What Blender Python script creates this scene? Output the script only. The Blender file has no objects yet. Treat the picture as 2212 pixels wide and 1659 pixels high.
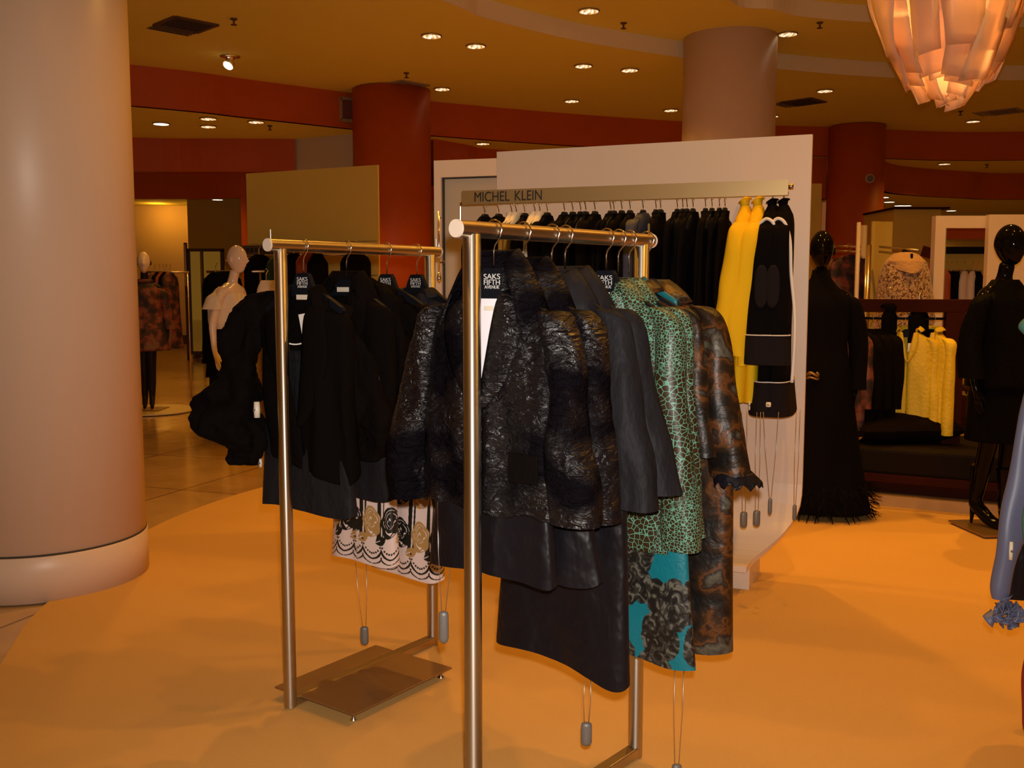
import bpy, bmesh, math, random
import numpy as np
from mathutils import Vector, Matrix, noise
from mathutils.geometry import tessellate_polygon

C = bpy.context.scene.collection
scene = bpy.context.scene
PI = math.pi
F = 2150.0                      # focal length in pixels of the 2212 x 1659 frame
PITCH = math.atan((829.5 - 617.0) / F)
EYE = 1.5
ROLL = 0.0

# ------------------------------------------------------------------ camera
cd = bpy.data.cameras.new('camera'); cam = bpy.data.objects.new('camera', cd); C.objects.link(cam)
cd.sensor_width = 36.0; cd.lens = 36.0 * F / 2212.0; cd.clip_start = 0.05; cd.clip_end = 200
cam.location = (0, 0, EYE); cam.rotation_euler = (PI/2 - PITCH, 0, 0)
scene.camera = cam

# ------------------------------------------------------------------ world, flash, exposure
w = bpy.data.worlds.new('world'); scene.world = w; w.use_nodes = True
bg = w.node_tree.nodes['Background']
bg.inputs[0].default_value = (1.0, 0.46, 0.05, 1); bg.inputs[1].default_value = 0.15
scene.view_settings.view_transform = 'Standard'; scene.view_settings.look = 'None'
scene.view_settings.exposure = 0.0; scene.view_settings.gamma = 1.0
scene.view_settings.use_curve_mapping = False
WARM = (1.0, 0.46, 0.06)

def lamp(name, kind, loc, power, color, radius=0.05, rot=None, spot=None, blend=0.6):
    l = bpy.data.lights.new(name, kind); l.energy = power; l.color = color
    if kind in ('POINT', 'SPOT'): l.shadow_soft_size = radius
    if kind == 'SPOT': l.spot_size = spot; l.spot_blend = blend
    o = bpy.data.objects.new(name, l); o.location = loc
    if rot: o.rotation_euler = rot
    C.objects.link(o); return o
# the photographer's flash, just beside the lens
lamp('camera_flash', 'SPOT', (0.02, 0.03, 1.565), 340, (1.0, 0.91, 0.82), 0.018, (PI/2 - PITCH, 0, 0), math.radians(100), 0.9)

# ------------------------------------------------------------------ pixel -> place
_c, _s = math.cos(PITCH), math.sin(PITCH)
def ray(px, py):
    x = (px - 1106.0) / F; y = (py - 829.5) / F
    return Vector((x, _c - y*_s, -_s - y*_c))
def at(px, py, Y):              # point at ground distance Y
    d = ray(px, py); t = Y / d.y
    return Vector((d.x*t, Y, EYE + d.z*t))
def on(px, py, z):              # point at height z
    d = ray(px, py); t = (z - EYE) / d.z
    return Vector((d.x*t, d.y*t, z))
def proj(p):
    x, y, z = p[0], p[1], p[2] - EYE
    dep = y*_c - z*_s; up = y*_s + z*_c
    return 1106 + F*x/dep, 829.5 - F*up/dep

# ------------------------------------------------------------------ materials
MATS = {}
def mat(name, col=(.5,.5,.5), rough=.5, metal=0.0, spec=.5, bump=None, sheen=0, emit=None, es=0, aniso=0, var=None, coat=0, trans=0):
    m = bpy.data.materials.new(name); m.use_nodes = True; nt = m.node_tree; N = nt.nodes; L = nt.links
    b = N['Principled BSDF']
    b.inputs['Base Color'].default_value = (*col, 1); b.inputs['Roughness'].default_value = rough
    b.inputs['Metallic'].default_value = metal; b.inputs['Specular IOR Level'].default_value = spec
    b.inputs['Sheen Weight'].default_value = sheen; b.inputs['Anisotropic'].default_value = aniso
    b.inputs['Coat Weight'].default_value = coat
    if emit: b.inputs['Emission Color'].default_value = (*emit, 1); b.inputs['Emission Strength'].default_value = es
    if var:                      # (scale, amount) soft colour variation
        tc = N.new('ShaderNodeTexCoord'); n = N.new('ShaderNodeTexNoise'); n.inputs['Scale'].default_value = var[0]; n.inputs['Detail'].default_value = 5
        mx = N.new('ShaderNodeMix'); mx.data_type = 'RGBA'
        mx.inputs['A'].default_value = (*[c*(1-var[1]) for c in col], 1); mx.inputs['B'].default_value = (*[min(1, c*(1+var[1])) for c in col], 1)
        L.new(tc.outputs['Object'], n.inputs['Vector']); L.new(n.outputs['Fac'], mx.inputs['Factor']); L.new(mx.outputs['Result'], b.inputs['Base Color'])
    if bump:                     # (scale, strength, distance, stretch)
        tc = N.new('ShaderNodeTexCoord'); mp = N.new('ShaderNodeMapping'); n = N.new('ShaderNodeTexNoise')
        mp.inputs['Scale'].default_value = bump[3] if len(bump) > 3 else (1,1,1)
        n.inputs['Scale'].default_value = bump[0]; n.inputs['Detail'].default_value = 4
        bp = N.new('ShaderNodeBump'); bp.inputs['Strength'].default_value = bump[1]; bp.inputs['Distance'].default_value = bump[2]
        L.new(tc.outputs['Object'], mp.inputs['Vector']); L.new(mp.outputs['Vector'], n.inputs['Vector'])
        L.new(n.outputs['Fac'], bp.inputs['Height']); L.new(bp.outputs['Normal'], b.inputs['Normal'])
    MATS[name] = m; return m
def nodes(m): return m.node_tree.nodes, m.node_tree.links, m.node_tree.nodes['Principled BSDF']
def ramp(N, stops, interp='LINEAR'):
    r = N.new('ShaderNodeValToRGB'); cr = r.color_ramp; cr.interpolation = interp
    while len(cr.elements) < len(stops): cr.elements.new(0.5)
    for e, (p, c) in zip(cr.elements, stops): e.position = p; e.color = (*c, 1)
    return r

carpet_m = mat('carpet', (.64,.37,.115), .95, spec=.1, bump=(420,.5,.004), var=(1.3,.07))
stone_m = mat('polished_stone', (.56,.36,.16), .16, spec=.55)
def _stone():
    N,L,b = nodes(stone_m); tc = N.new('ShaderNodeTexCoord')
    mp = N.new('ShaderNodeMapping'); mp.inputs['Rotation'].default_value = (0,0,.35); L.new(tc.outputs['Object'], mp.inputs['Vector'])
    br = N.new('ShaderNodeTexBrick'); br.offset = 0; br.inputs['Scale'].default_value = 1.0
    br.inputs['Brick Width'].default_value = 1.2; br.inputs['Row Height'].default_value = 1.2; br.inputs['Mortar Size'].default_value = .008
    br.inputs['Color1'].default_value = (.58,.38,.17,1); br.inputs['Color2'].default_value = (.48,.30,.13,1); br.inputs['Mortar'].default_value = (.2,.11,.05,1)
    n = N.new('ShaderNodeTexNoise'); n.inputs['Scale'].default_value = 3; n.inputs['Detail'].default_value = 8; n.inputs['Distortion'].default_value = .8
    mx = N.new('ShaderNodeMix'); mx.data_type = 'RGBA'; mx.blend_type = 'MULTIPLY'; mx.inputs['Factor'].default_value = .55
    rp = ramp(N, [(.3,(.6,.55,.5)),(.7,(1.1,1.05,1))])
    L.new(mp.outputs['Vector'], br.inputs['Vector']); L.new(mp.outputs['Vector'], n.inputs['Vector']); L.new(n.outputs['Fac'], rp.inputs['Fac'])
    L.new(br.outputs['Color'], mx.inputs['A']); L.new(rp.outputs['Color'], mx.inputs['B']); L.new(mx.outputs['Result'], b.inputs['Base Color'])
_stone()
ceil_m = mat('ceiling_paint', (.82,.74,.16), .9, spec=.2, bump=(60,.06,.003))
step_m = mat('step_paint', (.74,.64,.42), .9, spec=.2)
wood_m = mat('orange_wood', (.50,.085,.004), .5, spec=.35, bump=(9,.03,.004,(1,1,.15)), var=(2.5,.14))
pillar_m = mat('pillar_paint', (.70,.52,.38), .38, spec=.4, bump=(150,.03,.002))
cream_m = mat('cream_panel', (.74,.60,.48), .35, spec=.4, bump=(200,.02,.001))
wall_m = mat('beige_wall', (.66,.47,.09), .8, spec=.3)
wall2_m = mat('grey_beige_wall', (.56,.46,.32), .8, spec=.3)
olive_m = mat('olive_screen', (.42,.30,.08), .7, spec=.2)
glow_m = mat('lit_wall', (.85,.62,.34), .7, spec=.3)  # brighter beige, the lit look put into the colour
steel_m = mat('brushed_steel', (.66,.60,.52), .22, 1.0)
steelbar_m = mat('brushed_bar', (.52,.43,.32), .34, 1.0)
plate_m = mat('bronze_plate', (.34,.21,.095), .42, .75, bump=(90,.05,.002,(.1,1,1)))
def _aniso(m, axis, rough, an):
    N,L,b = nodes(m); t = N.new('ShaderNodeTangent'); t.direction_type = 'RADIAL'; t.axis = axis
    b.inputs['Roughness'].default_value = rough; b.inputs['Anisotropic'].default_value = an; b.inputs['Anisotropic Rotation'].default_value = .25
    L.new(t.outputs['Tangent'], b.inputs['Tangent'])
_aniso(steel_m, 'Z', .46, .88)
chrome_m = mat('chrome', (.92,.88,.84), .16, 1.0)
bar_m = mat('sign_brass', (.45,.31,.14), .38, .6)
blackpl_m = mat('black_hanger', (.006,.0065,.010), .6, spec=.12, bump=(500,.05,.001))
letter_m = mat('white_print', (.62,.60,.58), .6)
blkletter_m = mat('black_letter', (.015,.010,.008), .5)
velvet_m = mat('black_plush', (.0045,.0030,.0025), .9, spec=.04, sheen=0, bump=(34,.55,.01,(1,1,.5)))
matteblack_m = mat('matte_black_wool', (.0045,.0035,.0035), .9, spec=.04, bump=(300,.2,.002))
satin_m = mat('black_satin', (.0075,.006,.008), .40, spec=.22, sheen=0, bump=(5,.7,.06,(1,1,.7)))
satin2_m = mat('dull_black_satin', (.014,.013,.015), .6, spec=.10, bump=(8,.8,.05,(1,1,.5)))
white_m = mat('white_blouse', (.86,.82,.88), .5, spec=.3, bump=(18,.2,.006,(1,1,.25)))
paleteal_m = mat('pale_lining', (.62,.78,.76), .4)
cream_cloth = mat('cream_cloth', (.74,.66,.54), .7, bump=(30,.3,.006))
yellow_m = mat('yellow_wool', (.86,.53,.010), .8, spec=.15, bump=(240,.2,.002))
yellow2_m = mat('yellow_blouse', (.80,.56,.02), .6, bump=(45,.6,.01))
piping_m = mat('white_piping', (.82,.76,.70), .7)
patch_m = mat('charcoal_patch', (.014,.010,.010), .9, spec=.1, bump=(500,.4,.001))
tag_m = mat('ivory_plastic', (.70,.64,.50), .4)
paper_m = mat('white_paper', (.82,.80,.74), .7)
weight_m = mat('grey_weight', (.17,.155,.14), .45, .2)
cable_m = mat('steel_cable', (.55,.50,.45), .35, .9)
mirror_m = mat('mirror', (.85,.85,.82), .02, 1.0)
darkwood_m = mat('dark_wood', (.040,.007,.0015), .6, spec=.05, bump=(14,.06,.003,(1,8,8)))
bench_m = mat('dark_bench', (.012,.007,.004), .8, spec=.1, bump=(120,.2,.002))
cushion_m = mat('black_cushion', (.008,.0045,.003), .9, spec=.05, bump=(200,.2,.002))
gloss_m = mat('gloss_black', (.003,.0025,.003), .08, spec=.13)
tights_m = mat('dark_tights', (.012,.006,.005), .5, spec=.2)
bust_m = mat('white_mannequin', (.80,.66,.54), .2, spec=.5, coat=.3)
sequin_m = mat('sequin_black', (.0025,.002,.0025), .45, spec=.035, bump=(150,1.0,.010))
feather_m = mat('black_feather', (.005,.003,.003), .9, spec=.05)
blue_m = mat('slate_blue_satin', (.12,.13,.21), .42, spec=.4, bump=(9,.15,.01,(1,1,.1)))
teal2_m = mat('teal_knit', (.06,.22,.20), .8, bump=(120,.4,.003))
red_m = mat('red_cloth', (.25,.012,.008), .7)
rust_m = mat('rust_cloth', (.22,.035,.010), .8)
green_m = mat('dark_green_cloth', (.012,.05,.035), .7)
vent_m = mat('dark_vent', (.10,.055,.03), .7)
ventlt_m = mat('grey_vent', (.34,.25,.15), .7)
grout_m = mat('dark_joint', (.05,.04,.03), .8)
bluecloth_m = mat('navy_cloth', (.03,.035,.07), .7)
lampon_m = mat('lamp_reflector', (.9,.8,.6), .3, emit=(1.0,.72,.42), es=1.25)
def _lamp():                     # streaky bright reflector
    N,L,b = nodes(lampon_m); tc = N.new('ShaderNodeTexCoord'); wv = N.new('ShaderNodeTexNoise'); wv.inputs['Scale'].default_value = 16
    mp = N.new('ShaderNodeMapping'); mp.inputs['Scale'].default_value = (2.4,.5,1)
    rp = ramp(N, [(.38,(.22,.11,.02)),(.50,(.75,.46,.18)),(.60,(1,.92,.75))])
    L.new(tc.outputs['Object'], mp.inputs['Vector']); L.new(mp.outputs['Vector'], wv.inputs['Vector']); L.new(wv.outputs['Fac'], rp.inputs['Fac']); L.new(rp.outputs['Color'], b.inputs['Emission Color'])
_lamp()
bright_m = mat('lamp_bright', (1,.9,.7), .3, emit=(1,.85,.6), es=3)

# crushed velvet
crushed_m = mat('crushed_velvet', (.004,.003,.0045), .33, spec=.5)
def _crushed():
    N,L,b = nodes(crushed_m); tc = N.new('ShaderNodeTexCoord')
    mp = N.new('ShaderNodeMapping'); mp.inputs['Scale'].default_value = (1,1,2.6); L.new(tc.outputs['Object'], mp.inputs['Vector'])
    n1 = N.new('ShaderNodeTexNoise'); n1.inputs['Scale'].default_value = 19; n1.inputs['Detail'].default_value = 3; n1.inputs['Distortion'].default_value = 1.8
    n2 = N.new('ShaderNodeTexNoise'); n2.inputs['Scale'].default_value = 5; n2.inputs['Detail'].default_value = 2
    L.new(mp.outputs['Vector'], n1.inputs['Vector']); L.new(tc.outputs['Object'], n2.inputs['Vector'])
    bp = N.new('ShaderNodeBump'); bp.inputs['Strength'].default_value = .9; bp.inputs['Distance'].default_value = .020
    L.new(n1.outputs['Fac'], bp.inputs['Height']); L.new(bp.outputs['Normal'], b.inputs['Normal'])
    r1 = ramp(N, [(.40,(.36,.36,.36)),(.62,(.66,.66,.66))]); L.new(n2.outputs['Fac'], r1.inputs['Fac']); L.new(r1.outputs['Color'], b.inputs['Roughness'])
    r2 = ramp(N, [(.42,(.60,.60,.60)),(.56,(.02,.02,.02))]); L.new(n2.outputs['Fac'], r2.inputs['Fac']); L.new(r2.outputs['Color'], b.inputs['Specular IOR Level'])
    pass
_crushed()
# snakeskin print
def snake(name, s1, s2):
    m = mat(name, (.05,.03,.01), .45, spec=.35); N,L,b = nodes(m); tc = N.new('ShaderNodeTexCoord')
    def vor(s, st, lw):
        mp = N.new('ShaderNodeMapping'); mp.inputs['Scale'].default_value = st; L.new(tc.outputs['Object'], mp.inputs['Vector'])
        v = N.new('ShaderNodeTexVoronoi'); v.feature = 'DISTANCE_TO_EDGE'; v.inputs['Scale'].default_value = s; v.inputs['Randomness'].default_value = .85
        L.new(mp.outputs['Vector'], v.inputs['Vector'])
        r = ramp(N, [(0.0,(.13,.33,.23)),(lw,(.13,.33,.23)),(lw+.03,(.030,.014,.004)),(1,(.070,.032,.008))])
        L.new(v.outputs['Distance'], r.inputs['Fac']); return r
    A, B = vor(s1, (1,1,1.1), .036), vor(s2, (1,1,1.1), .062)
    n = N.new('ShaderNodeTexNoise'); n.inputs['Scale'].default_value = 3.2; n.inputs['Detail'].default_value = 0; L.new(tc.outputs['Object'], n.inputs['Vector'])
    rm = ramp(N, [(.46,(0,0,0)),(.50,(1,1,1))]); L.new(n.outputs['Fac'], rm.inputs['Fac'])
    mx = N.new('ShaderNodeMix'); mx.data_type = 'RGBA'
    L.new(rm.outputs['Color'], mx.inputs['Factor']); L.new(A.outputs['Color'], mx.inputs['A']); L.new(B.outputs['Color'], mx.inputs['B'])
    L.new(mx.outputs['Result'], b.inputs['Base Color']); return m
snake_m = snake('snake_print', 62, 104)
# teal brocade with black flowers
floral_m = mat('teal_floral', (.02,.3,.36), .42, spec=.4)
def _floral():
    N,L,b = nodes(floral_m); tc = N.new('ShaderNodeTexCoord')
    nz = N.new('ShaderNodeTexNoise'); nz.inputs['Scale'].default_value = 16; nz.inputs['Detail'].default_value = 6
    add = N.new('ShaderNodeVectorMath'); add.operation = 'MULTIPLY_ADD'; add.inputs[1].default_value = (.055,.0,.055)
    L.new(tc.outputs['Object'], nz.inputs['Vector']); L.new(nz.outputs['Color'], add.inputs[0]); L.new(tc.outputs['Object'], add.inputs[2])
    mp = N.new('ShaderNodeMapping'); mp.inputs['Scale'].default_value = (1.15,.25,.85); L.new(add.outputs['Vector'], mp.inputs['Vector'])
    v = N.new('ShaderNodeTexVoronoi'); v.inputs['Scale'].default_value = 8.2; v.inputs['Randomness'].default_value = .75; L.new(mp.outputs['Vector'], v.inputs['Vector'])
    fine = N.new('ShaderNodeTexNoise'); fine.inputs['Scale'].default_value = 34; fine.inputs['Detail'].default_value = 4; fine.inputs['Distortion'].default_value = 1.5
    L.new(tc.outputs['Object'], fine.inputs['Vector'])
    dark = ramp(N, [(.45,(.010,.009,.008)),(.56,(.040,.036,.030)),(.62,(.12,.115,.09))]); L.new(fine.outputs['Fac'], dark.inputs['Fac'])
    m1 = ramp(N, [(.54,(0,0,0)),(.56,(1,1,1))]); L.new(v.outputs['Distance'], m1.inputs['Fac'])
    mx = N.new('ShaderNodeMix'); mx.data_type = 'RGBA'; mx.inputs['B'].default_value = (.004,.155,.20,1)
    L.new(m1.outputs['Color'], mx.inputs['Factor']); L.new(dark.outputs['Color'], mx.inputs['A']); L.new(mx.outputs['Result'], b.inputs['Base Color'])
    bp = N.new('ShaderNodeBump'); bp.inputs['Strength'].default_value = .5; bp.inputs['Distance'].default_value = .006
    L.new(fine.outputs['Fac'], bp.inputs['Height']); L.new(bp.outputs['Normal'], b.inputs['Normal'])
_floral()
brocade_m = mat('brown_brocade', (.1,.04,.01), .42, .1, spec=.3)
def _broc():
    N,L,b = nodes(brocade_m); tc = N.new('ShaderNodeTexCoord')
    n = N.new('ShaderNodeTexNoise'); n.inputs['Scale'].default_value = 11; n.inputs['Detail'].default_value = 5; n.inputs['Distortion'].default_value = .25
    L.new(tc.outputs['Object'], n.inputs['Vector'])
    r = ramp(N, [(.36,(.008,.006,.005)),(.47,(.030,.014,.006)),(.53,(.12,.040,.008)),(.57,(.018,.009,.006)),(.65,(.10,.085,.058)),(.74,(.012,.008,.006))])
    L.new(n.outputs['Fac'], r.inputs['Fac']); L.new(r.outputs['Color'], b.inputs['Base Color'])
    bp = N.new('ShaderNodeBump'); bp.inputs['Strength'].default_value = .7; bp.inputs['Distance'].default_value = .02
    L.new(n.outputs['Fac'], bp.inputs['Height']); L.new(bp.outputs['Normal'], b.inputs['Normal'])
_broc()
leopard_m = mat('leopard_fur', (.6,.4,.2), .9, sheen=.3, bump=(90,.6,.008))
def _leo():
    N,L,b = nodes(leopard_m); tc = N.new('ShaderNodeTexCoord')
    n = N.new('ShaderNodeTexNoise'); n.inputs['Scale'].default_value = 58; n.inputs['Detail'].default_value = 2; n.inputs['Distortion'].default_value = 1
    L.new(tc.outputs['Object'], n.inputs['Vector'])
    r = ramp(N, [(.49,(.50,.33,.18)),(.56,(.11,.040,.014))]); L.new(n.outputs['Fac'], r.inputs['Fac']); L.new(r.outputs['Color'], b.inputs['Base Color'])
_leo()
tanfur_m = mat('tan_fur', (.56,.33,.14), .95, sheen=.3, bump=(70,.8,.01))
printcoat_m = mat('rust_print', (.2,.05,.02), .7)
def _pc():
    N,L,b = nodes(printcoat_m); tc = N.new('ShaderNodeTexCoord')
    n = N.new('ShaderNodeTexNoise'); n.inputs['Scale'].default_value = 9; n.inputs['Detail'].default_value = 4
    L.new(tc.outputs['Object'], n.inputs['Vector'])
    r = ramp(N, [(.38,(.012,.006,.006)),(.5,(.07,.022,.012)),(.56,(.20,.035,.018)),(.66,(.16,.09,.05))]); L.new(n.outputs['Fac'], r.inputs['Fac']); L.new(r.outputs['Color'], b.inputs['Base Color'])
_pc()
shell_m = bpy.data.materials.new('pendant_shade'); shell_m.use_nodes = True
def _shell():
    nt = shell_m.node_tree; N = nt.nodes; L = nt.links; b = N['Principled BSDF']; out = N['Material Output']
    b.inputs['Base Color'].default_value = (.86,.74,.60,1); b.inputs['Roughness'].default_value = .35
    t = N.new('ShaderNodeBsdfTranslucent'); t.inputs['Color'].default_value = (.95,.80,.62,1)
    mx = N.new('ShaderNodeMixShader'); mx.inputs[0].default_value = .55
    L.new(b.outputs[0], mx.inputs[1]); L.new(t.outputs[0], mx.inputs[2]); L.new(mx.outputs[0], out.inputs['Surface'])
_shell()
printed_m = bpy.data.materials.new('rose_print'); printed_m.use_nodes = True
def _pr():
    N,L,b = nodes(printed_m); a = N.new('ShaderNodeVertexColor'); a.layer_name = 'pattern'
    L.new(a.outputs['Color'], b.inputs['Base Color']); b.inputs['Roughness'].default_value = .33; b.inputs['Specular IOR Level'].default_value = .5
_pr()

# ------------------------------------------------------------------ object helpers
def link(name, me, m=None, parent=None, smooth=False):
    o = bpy.data.objects.new(name, me); C.objects.link(o)
    if m: me.materials.append(m)
    if smooth:
        me.polygons.foreach_set('use_smooth', [True]*len(me.polygons))
    if parent: o.parent = parent
    return o
def tag(o, label=None, cat=None, group=None, kind=None):
    if label: o['label'] = label
    if cat: o['category'] = cat
    if group: o['group'] = group
    if kind: o['kind'] = kind
    return o
def thing(name, label, cat, loc=(0,0,0), rz=0, group=None):
    o = bpy.data.objects.new(name, None); o.empty_display_size = .05; C.objects.link(o)
    o.location = loc; o.rotation_euler = (0,0,rz); return tag(o, label, cat, group)
def dup(o, loc, rz=None, label=None, group=None):
    def cp(s, par):
        c = s.copy(); C.objects.link(c)
        if par: c.parent = par
        for ch in s.children: cp(ch, c)
        return c
    r = cp(o, None); r.location = loc
    if rz is not None: r.rotation_euler = (0,0,rz)
    if label: r['label'] = label
    if group: r['group'] = group
    return r

class MB:
    def __init__(s): s.v = []; s.f = []
    def add(s, vs, fs):
        n = len(s.v); s.v += [tuple(p) for p in vs]; s.f += [tuple(i+n for i in f) for f in fs]; return s
    def box(s, c, h, rz=0, M=None):
        vs = []
        for dz in (-1,1):
            for dx,dy in ((-1,-1),(1,-1),(1,1),(-1,1)):
                p = Vector((dx*h[0], dy*h[1], dz*h[2]))
                if rz: p = Matrix.Rotation(rz,3,'Z') @ p
                if M: p = M @ p
                vs.append(p + Vector(c))
        return s.add(vs, [(3,2,1,0),(4,5,6,7),(0,1,5,4),(1,2,6,5),(2,3,7,6),(3,0,4,7)])
    def hexa(s, bot, top): return s.add(list(bot)+list(top), [(3,2,1,0),(4,5,6,7),(0,1,5,4),(1,2,6,5),(2,3,7,6),(3,0,4,7)])
    def tube(s, pts, r, n=12, caps=True, closed=False):
        pts = [Vector(p) for p in pts]; m = len(pts); rs = r if isinstance(r,(list,tuple)) else [r]*m
        vs = []; prev = None
        for i,p in enumerate(pts):
            a = pts[(i-1)%m] if (closed or i>0) else p; b = pts[(i+1)%m] if (closed or i<m-1) else p
            t = (b-a).normalized()
            if prev is None:
                u = t.orthogonal().normalized()
            else:
                u = (prev - t*prev.dot(t)).normalized()
            prev = u; v = t.cross(u)
            for k in range(n):
                an = 2*PI*k/n; vs.append(p + (u*math.cos(an)+v*math.sin(an))*rs[i])
        fs = []
        for i in range(m if closed else m-1):
            j = (i+1)%m
            for k in range(n): fs.append((i*n+k, i*n+(k+1)%n, j*n+(k+1)%n, j*n+k))
        if caps and not closed: fs.append(tuple(range(n-1,-1,-1))); fs.append(tuple(range((m-1)*n, m*n)))
        return s.add(vs, fs)
    def lathe(s, prof, c=(0,0,0), n=32):
        vs = [(c[0]+r*math.cos(2*PI*k/n), c[1]+r*math.sin(2*PI*k/n), c[2]+z) for r,z in prof for k in range(n)]
        fs = [(i*n+k, i*n+(k+1)%n, (i+1)*n+(k+1)%n, (i+1)*n+k) for i in range(len(prof)-1) for k in range(n)]
        fs.append(tuple(range(n-1,-1,-1))); fs.append(tuple(range((len(prof)-1)*n, len(prof)*n)))
        return s.add(vs, fs)
    def grid(s, P, closed=False, flip=False):    # P[i][j]
        n = len(P); m = len(P[0]); vs = [p for row in P for p in row]; fs = []
        for i in range(n-1):
            for j in range(m if closed else m-1):
                k = (j+1)%m; f = (i*m+j, i*m+k, (i+1)*m+k, (i+1)*m+j)
                fs.append(f[::-1] if flip else f)
        return s.add(vs, fs)
    def ellipsoid(s, c, r, n=20, m=12, rz=0):
        P = []
        for i in range(m+1):
            ph = -PI/2 + PI*i/m
            P.append([Vector(c) + Matrix.Rotation(rz,3,'Z') @ Vector((r[0]*math.cos(ph)*math.cos(2*PI*k/n), r[1]*math.cos(ph)*math.sin(2*PI*k/n), r[2]*math.sin(ph))) for k in range(n)])
        return s.grid(P, closed=True)
    def mesh(s, name):
        me = bpy.data.meshes.new(name); me.from_pydata([tuple(p) for p in s.v], [], s.f); me.update(); return me
    def build(s, name, m=None, parent=None, smooth=False, bevel=0, solid=0):
        o = link(name, s.mesh(name), m, parent, smooth)
        if bevel:
            b = o.modifiers.new('bevel','BEVEL'); b.width = bevel; b.segments = 2; b.limit_method = 'ANGLE'
        if solid:
            b = o.modifiers.new('solid','SOLIDIFY'); b.thickness = solid; b.offset = 0
        return o
def poly(pts, z0, z1):           # solid prism from a possibly concave outline
    vs = [(p[0],p[1],z0) for p in pts] + [(p[0],p[1],z1) for p in pts]; n = len(pts)
    tri = tessellate_polygon([[Vector((p[0],p[1],0)) for p in pts]])
    fs = []
    for a,b,c in tri:
        nz = (Vector((*pts[b][:2],0))-Vector((*pts[a][:2],0))).cross(Vector((*pts[c][:2],0))-Vector((*pts[a][:2],0))).z
        if nz < 0: b,c = c,b
        fs.append((c,b,a)); fs.append((a+n,b+n,c+n))
    ar = sum(pts[i][0]*pts[(i+1)%n][1]-pts[(i+1)%n][0]*pts[i][1] for i in range(n))
    for i in range(n):
        j = (i+1)%n; f = (i,j,j+n,i+n); fs.append(f if ar > 0 else f[::-1])
    m = MB(); m.add(vs, fs); return m
def smoothline(pts, n=8):        # Catmull-Rom through points
    P = [Vector(p) for p in pts]; out = []
    for i in range(len(P)-1):
        a = P[max(i-1,0)]; b = P[i]; c = P[i+1]; d = P[min(i+2,len(P)-1)]
        for k in range(n):
            t = k/n
            out.append(.5*((2*b)+(c-a)*t+(2*a-5*b+4*c-d)*t*t+(3*b-a-3*c+d)*t**3))
    out.append(P[-1]); return out
def text(name, s, size, m, parent, loc, rot, ext=.001, sx=1.0, align='CENTER', bold=0):
    cu = bpy.data.curves.new('t','FONT'); cu.body = s; cu.size = size; cu.extrude = ext; cu.align_x = align; cu.align_y = 'CENTER'; cu.offset = bold; cu.space_line = .8
    t = bpy.data.objects.new('t', cu); C.objects.link(t)
    bpy.context.view_layer.update()
    me = bpy.data.meshes.new_from_object(t.evaluated_get(bpy.context.evaluated_depsgraph_get()))
    bpy.data.objects.remove(t); me.name = name; me.materials.clear()
    o = link(name, me, m, parent); o.location = loc; o.rotation_euler = rot; o.scale = (sx,1,1); return o
def skin(name, V, E, R, m, parent=None, sub=2, hook=None):
    me = bpy.data.meshes.new('s'); me.from_pydata(V, E, []); o = bpy.data.objects.new('s', me); C.objects.link(o)
    o.modifiers.new('skin','SKIN'); 
    for i,r in enumerate(R):
        sv = me.skin_vertices[0].data[i]; sv.radius = r if isinstance(r,tuple) else (r,r); sv.use_root = (i==0)
    sb = o.modifiers.new('sub','SUBSURF'); sb.levels = sub; sb.render_levels = sub
    bpy.context.view_layer.update()
    res = bpy.data.meshes.new_from_object(o.evaluated_get(bpy.context.evaluated_depsgraph_get()))
    bpy.data.objects.remove(o); res.name = name
    if hook: hook(res)
    return link(name, res, m, parent, True)
# ------------------------------------------------------------------ the room
def struct(o, label=None): 
    o['kind'] = 'structure'
    if label: o['label'] = label
    return o
fl = MB(); fl.box((1,17,-.06),(17,20,.05)); struct(fl.build('floor', stone_m), 'polished tan stone floor')
# carpet with its curved edge
edge_px = [(0,1440),(102,1304),(300,1158),(430,1098),(560,1056),(720,1018),(900,985)]
e = [on(x,y,0) for x,y in edge_px]
e = [e[0]+(e[0]-e[1])*5+Vector((.5,0,0)), e[0]+(e[0]-e[1])*2.2+Vector((.1,0,0))] + e
e[0].y = -2.5
e += [Vector((1.2,9.6,0)), Vector((3.2,11.8,0)), Vector((6,14,0)), Vector((17,17,0))]
e = smoothline(e, 6) + [Vector((17,-2.5,0))]
tag(poly(e, -.009, .006).build('carpet', carpet_m), 'tan fitted carpet with a curved edge beside the stone floor', 'carpet')

# ceilings, stepping down away from the camera
B = smoothline([Vector((-6,-3,4)),Vector((-3.6,2,4)),Vector((-2.5,5.5,4)),Vector((-1.4,7.8,4))]+[on(x,y,4.0) for x,y in ((990,14),(1054,40),(1230,84),(1397,113),(1510,129),(1664,147),(1900,166),(2212,173))]+[Vector((12,12.2,4)),Vector((18,11,4))], 6)
A = smoothline([Vector((-1,-3,4)),Vector((.2,4,4)),Vector((1.3,7.6,4))]+[on(x,y,4.17) for x,y in ((1578,2),(1668,20),(1736,36),(1900,49),(2212,58))]+[Vector((10,9.6,4)),Vector((18,8,4))], 6)
F1 = [Vector((-16,5,4)),Vector((-9,9,4))]+[on(x,y,4.0) for x,y in ((287,140),(540,172),(785,204),(932,219),(1200,243),(1470,262),(1665,271),(1790,274),(1895,279),(2212,284))]+[Vector((14,15,4)),Vector((18,12.5,4))]
F1 = smoothline(F1, 6)
far = [Vector((18,40,0)), Vector((-16,40,0))]
struct(poly(B + far, 4.0, 4.17).build('ceiling', ceil_m), 'main plaster ceiling')
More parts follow.
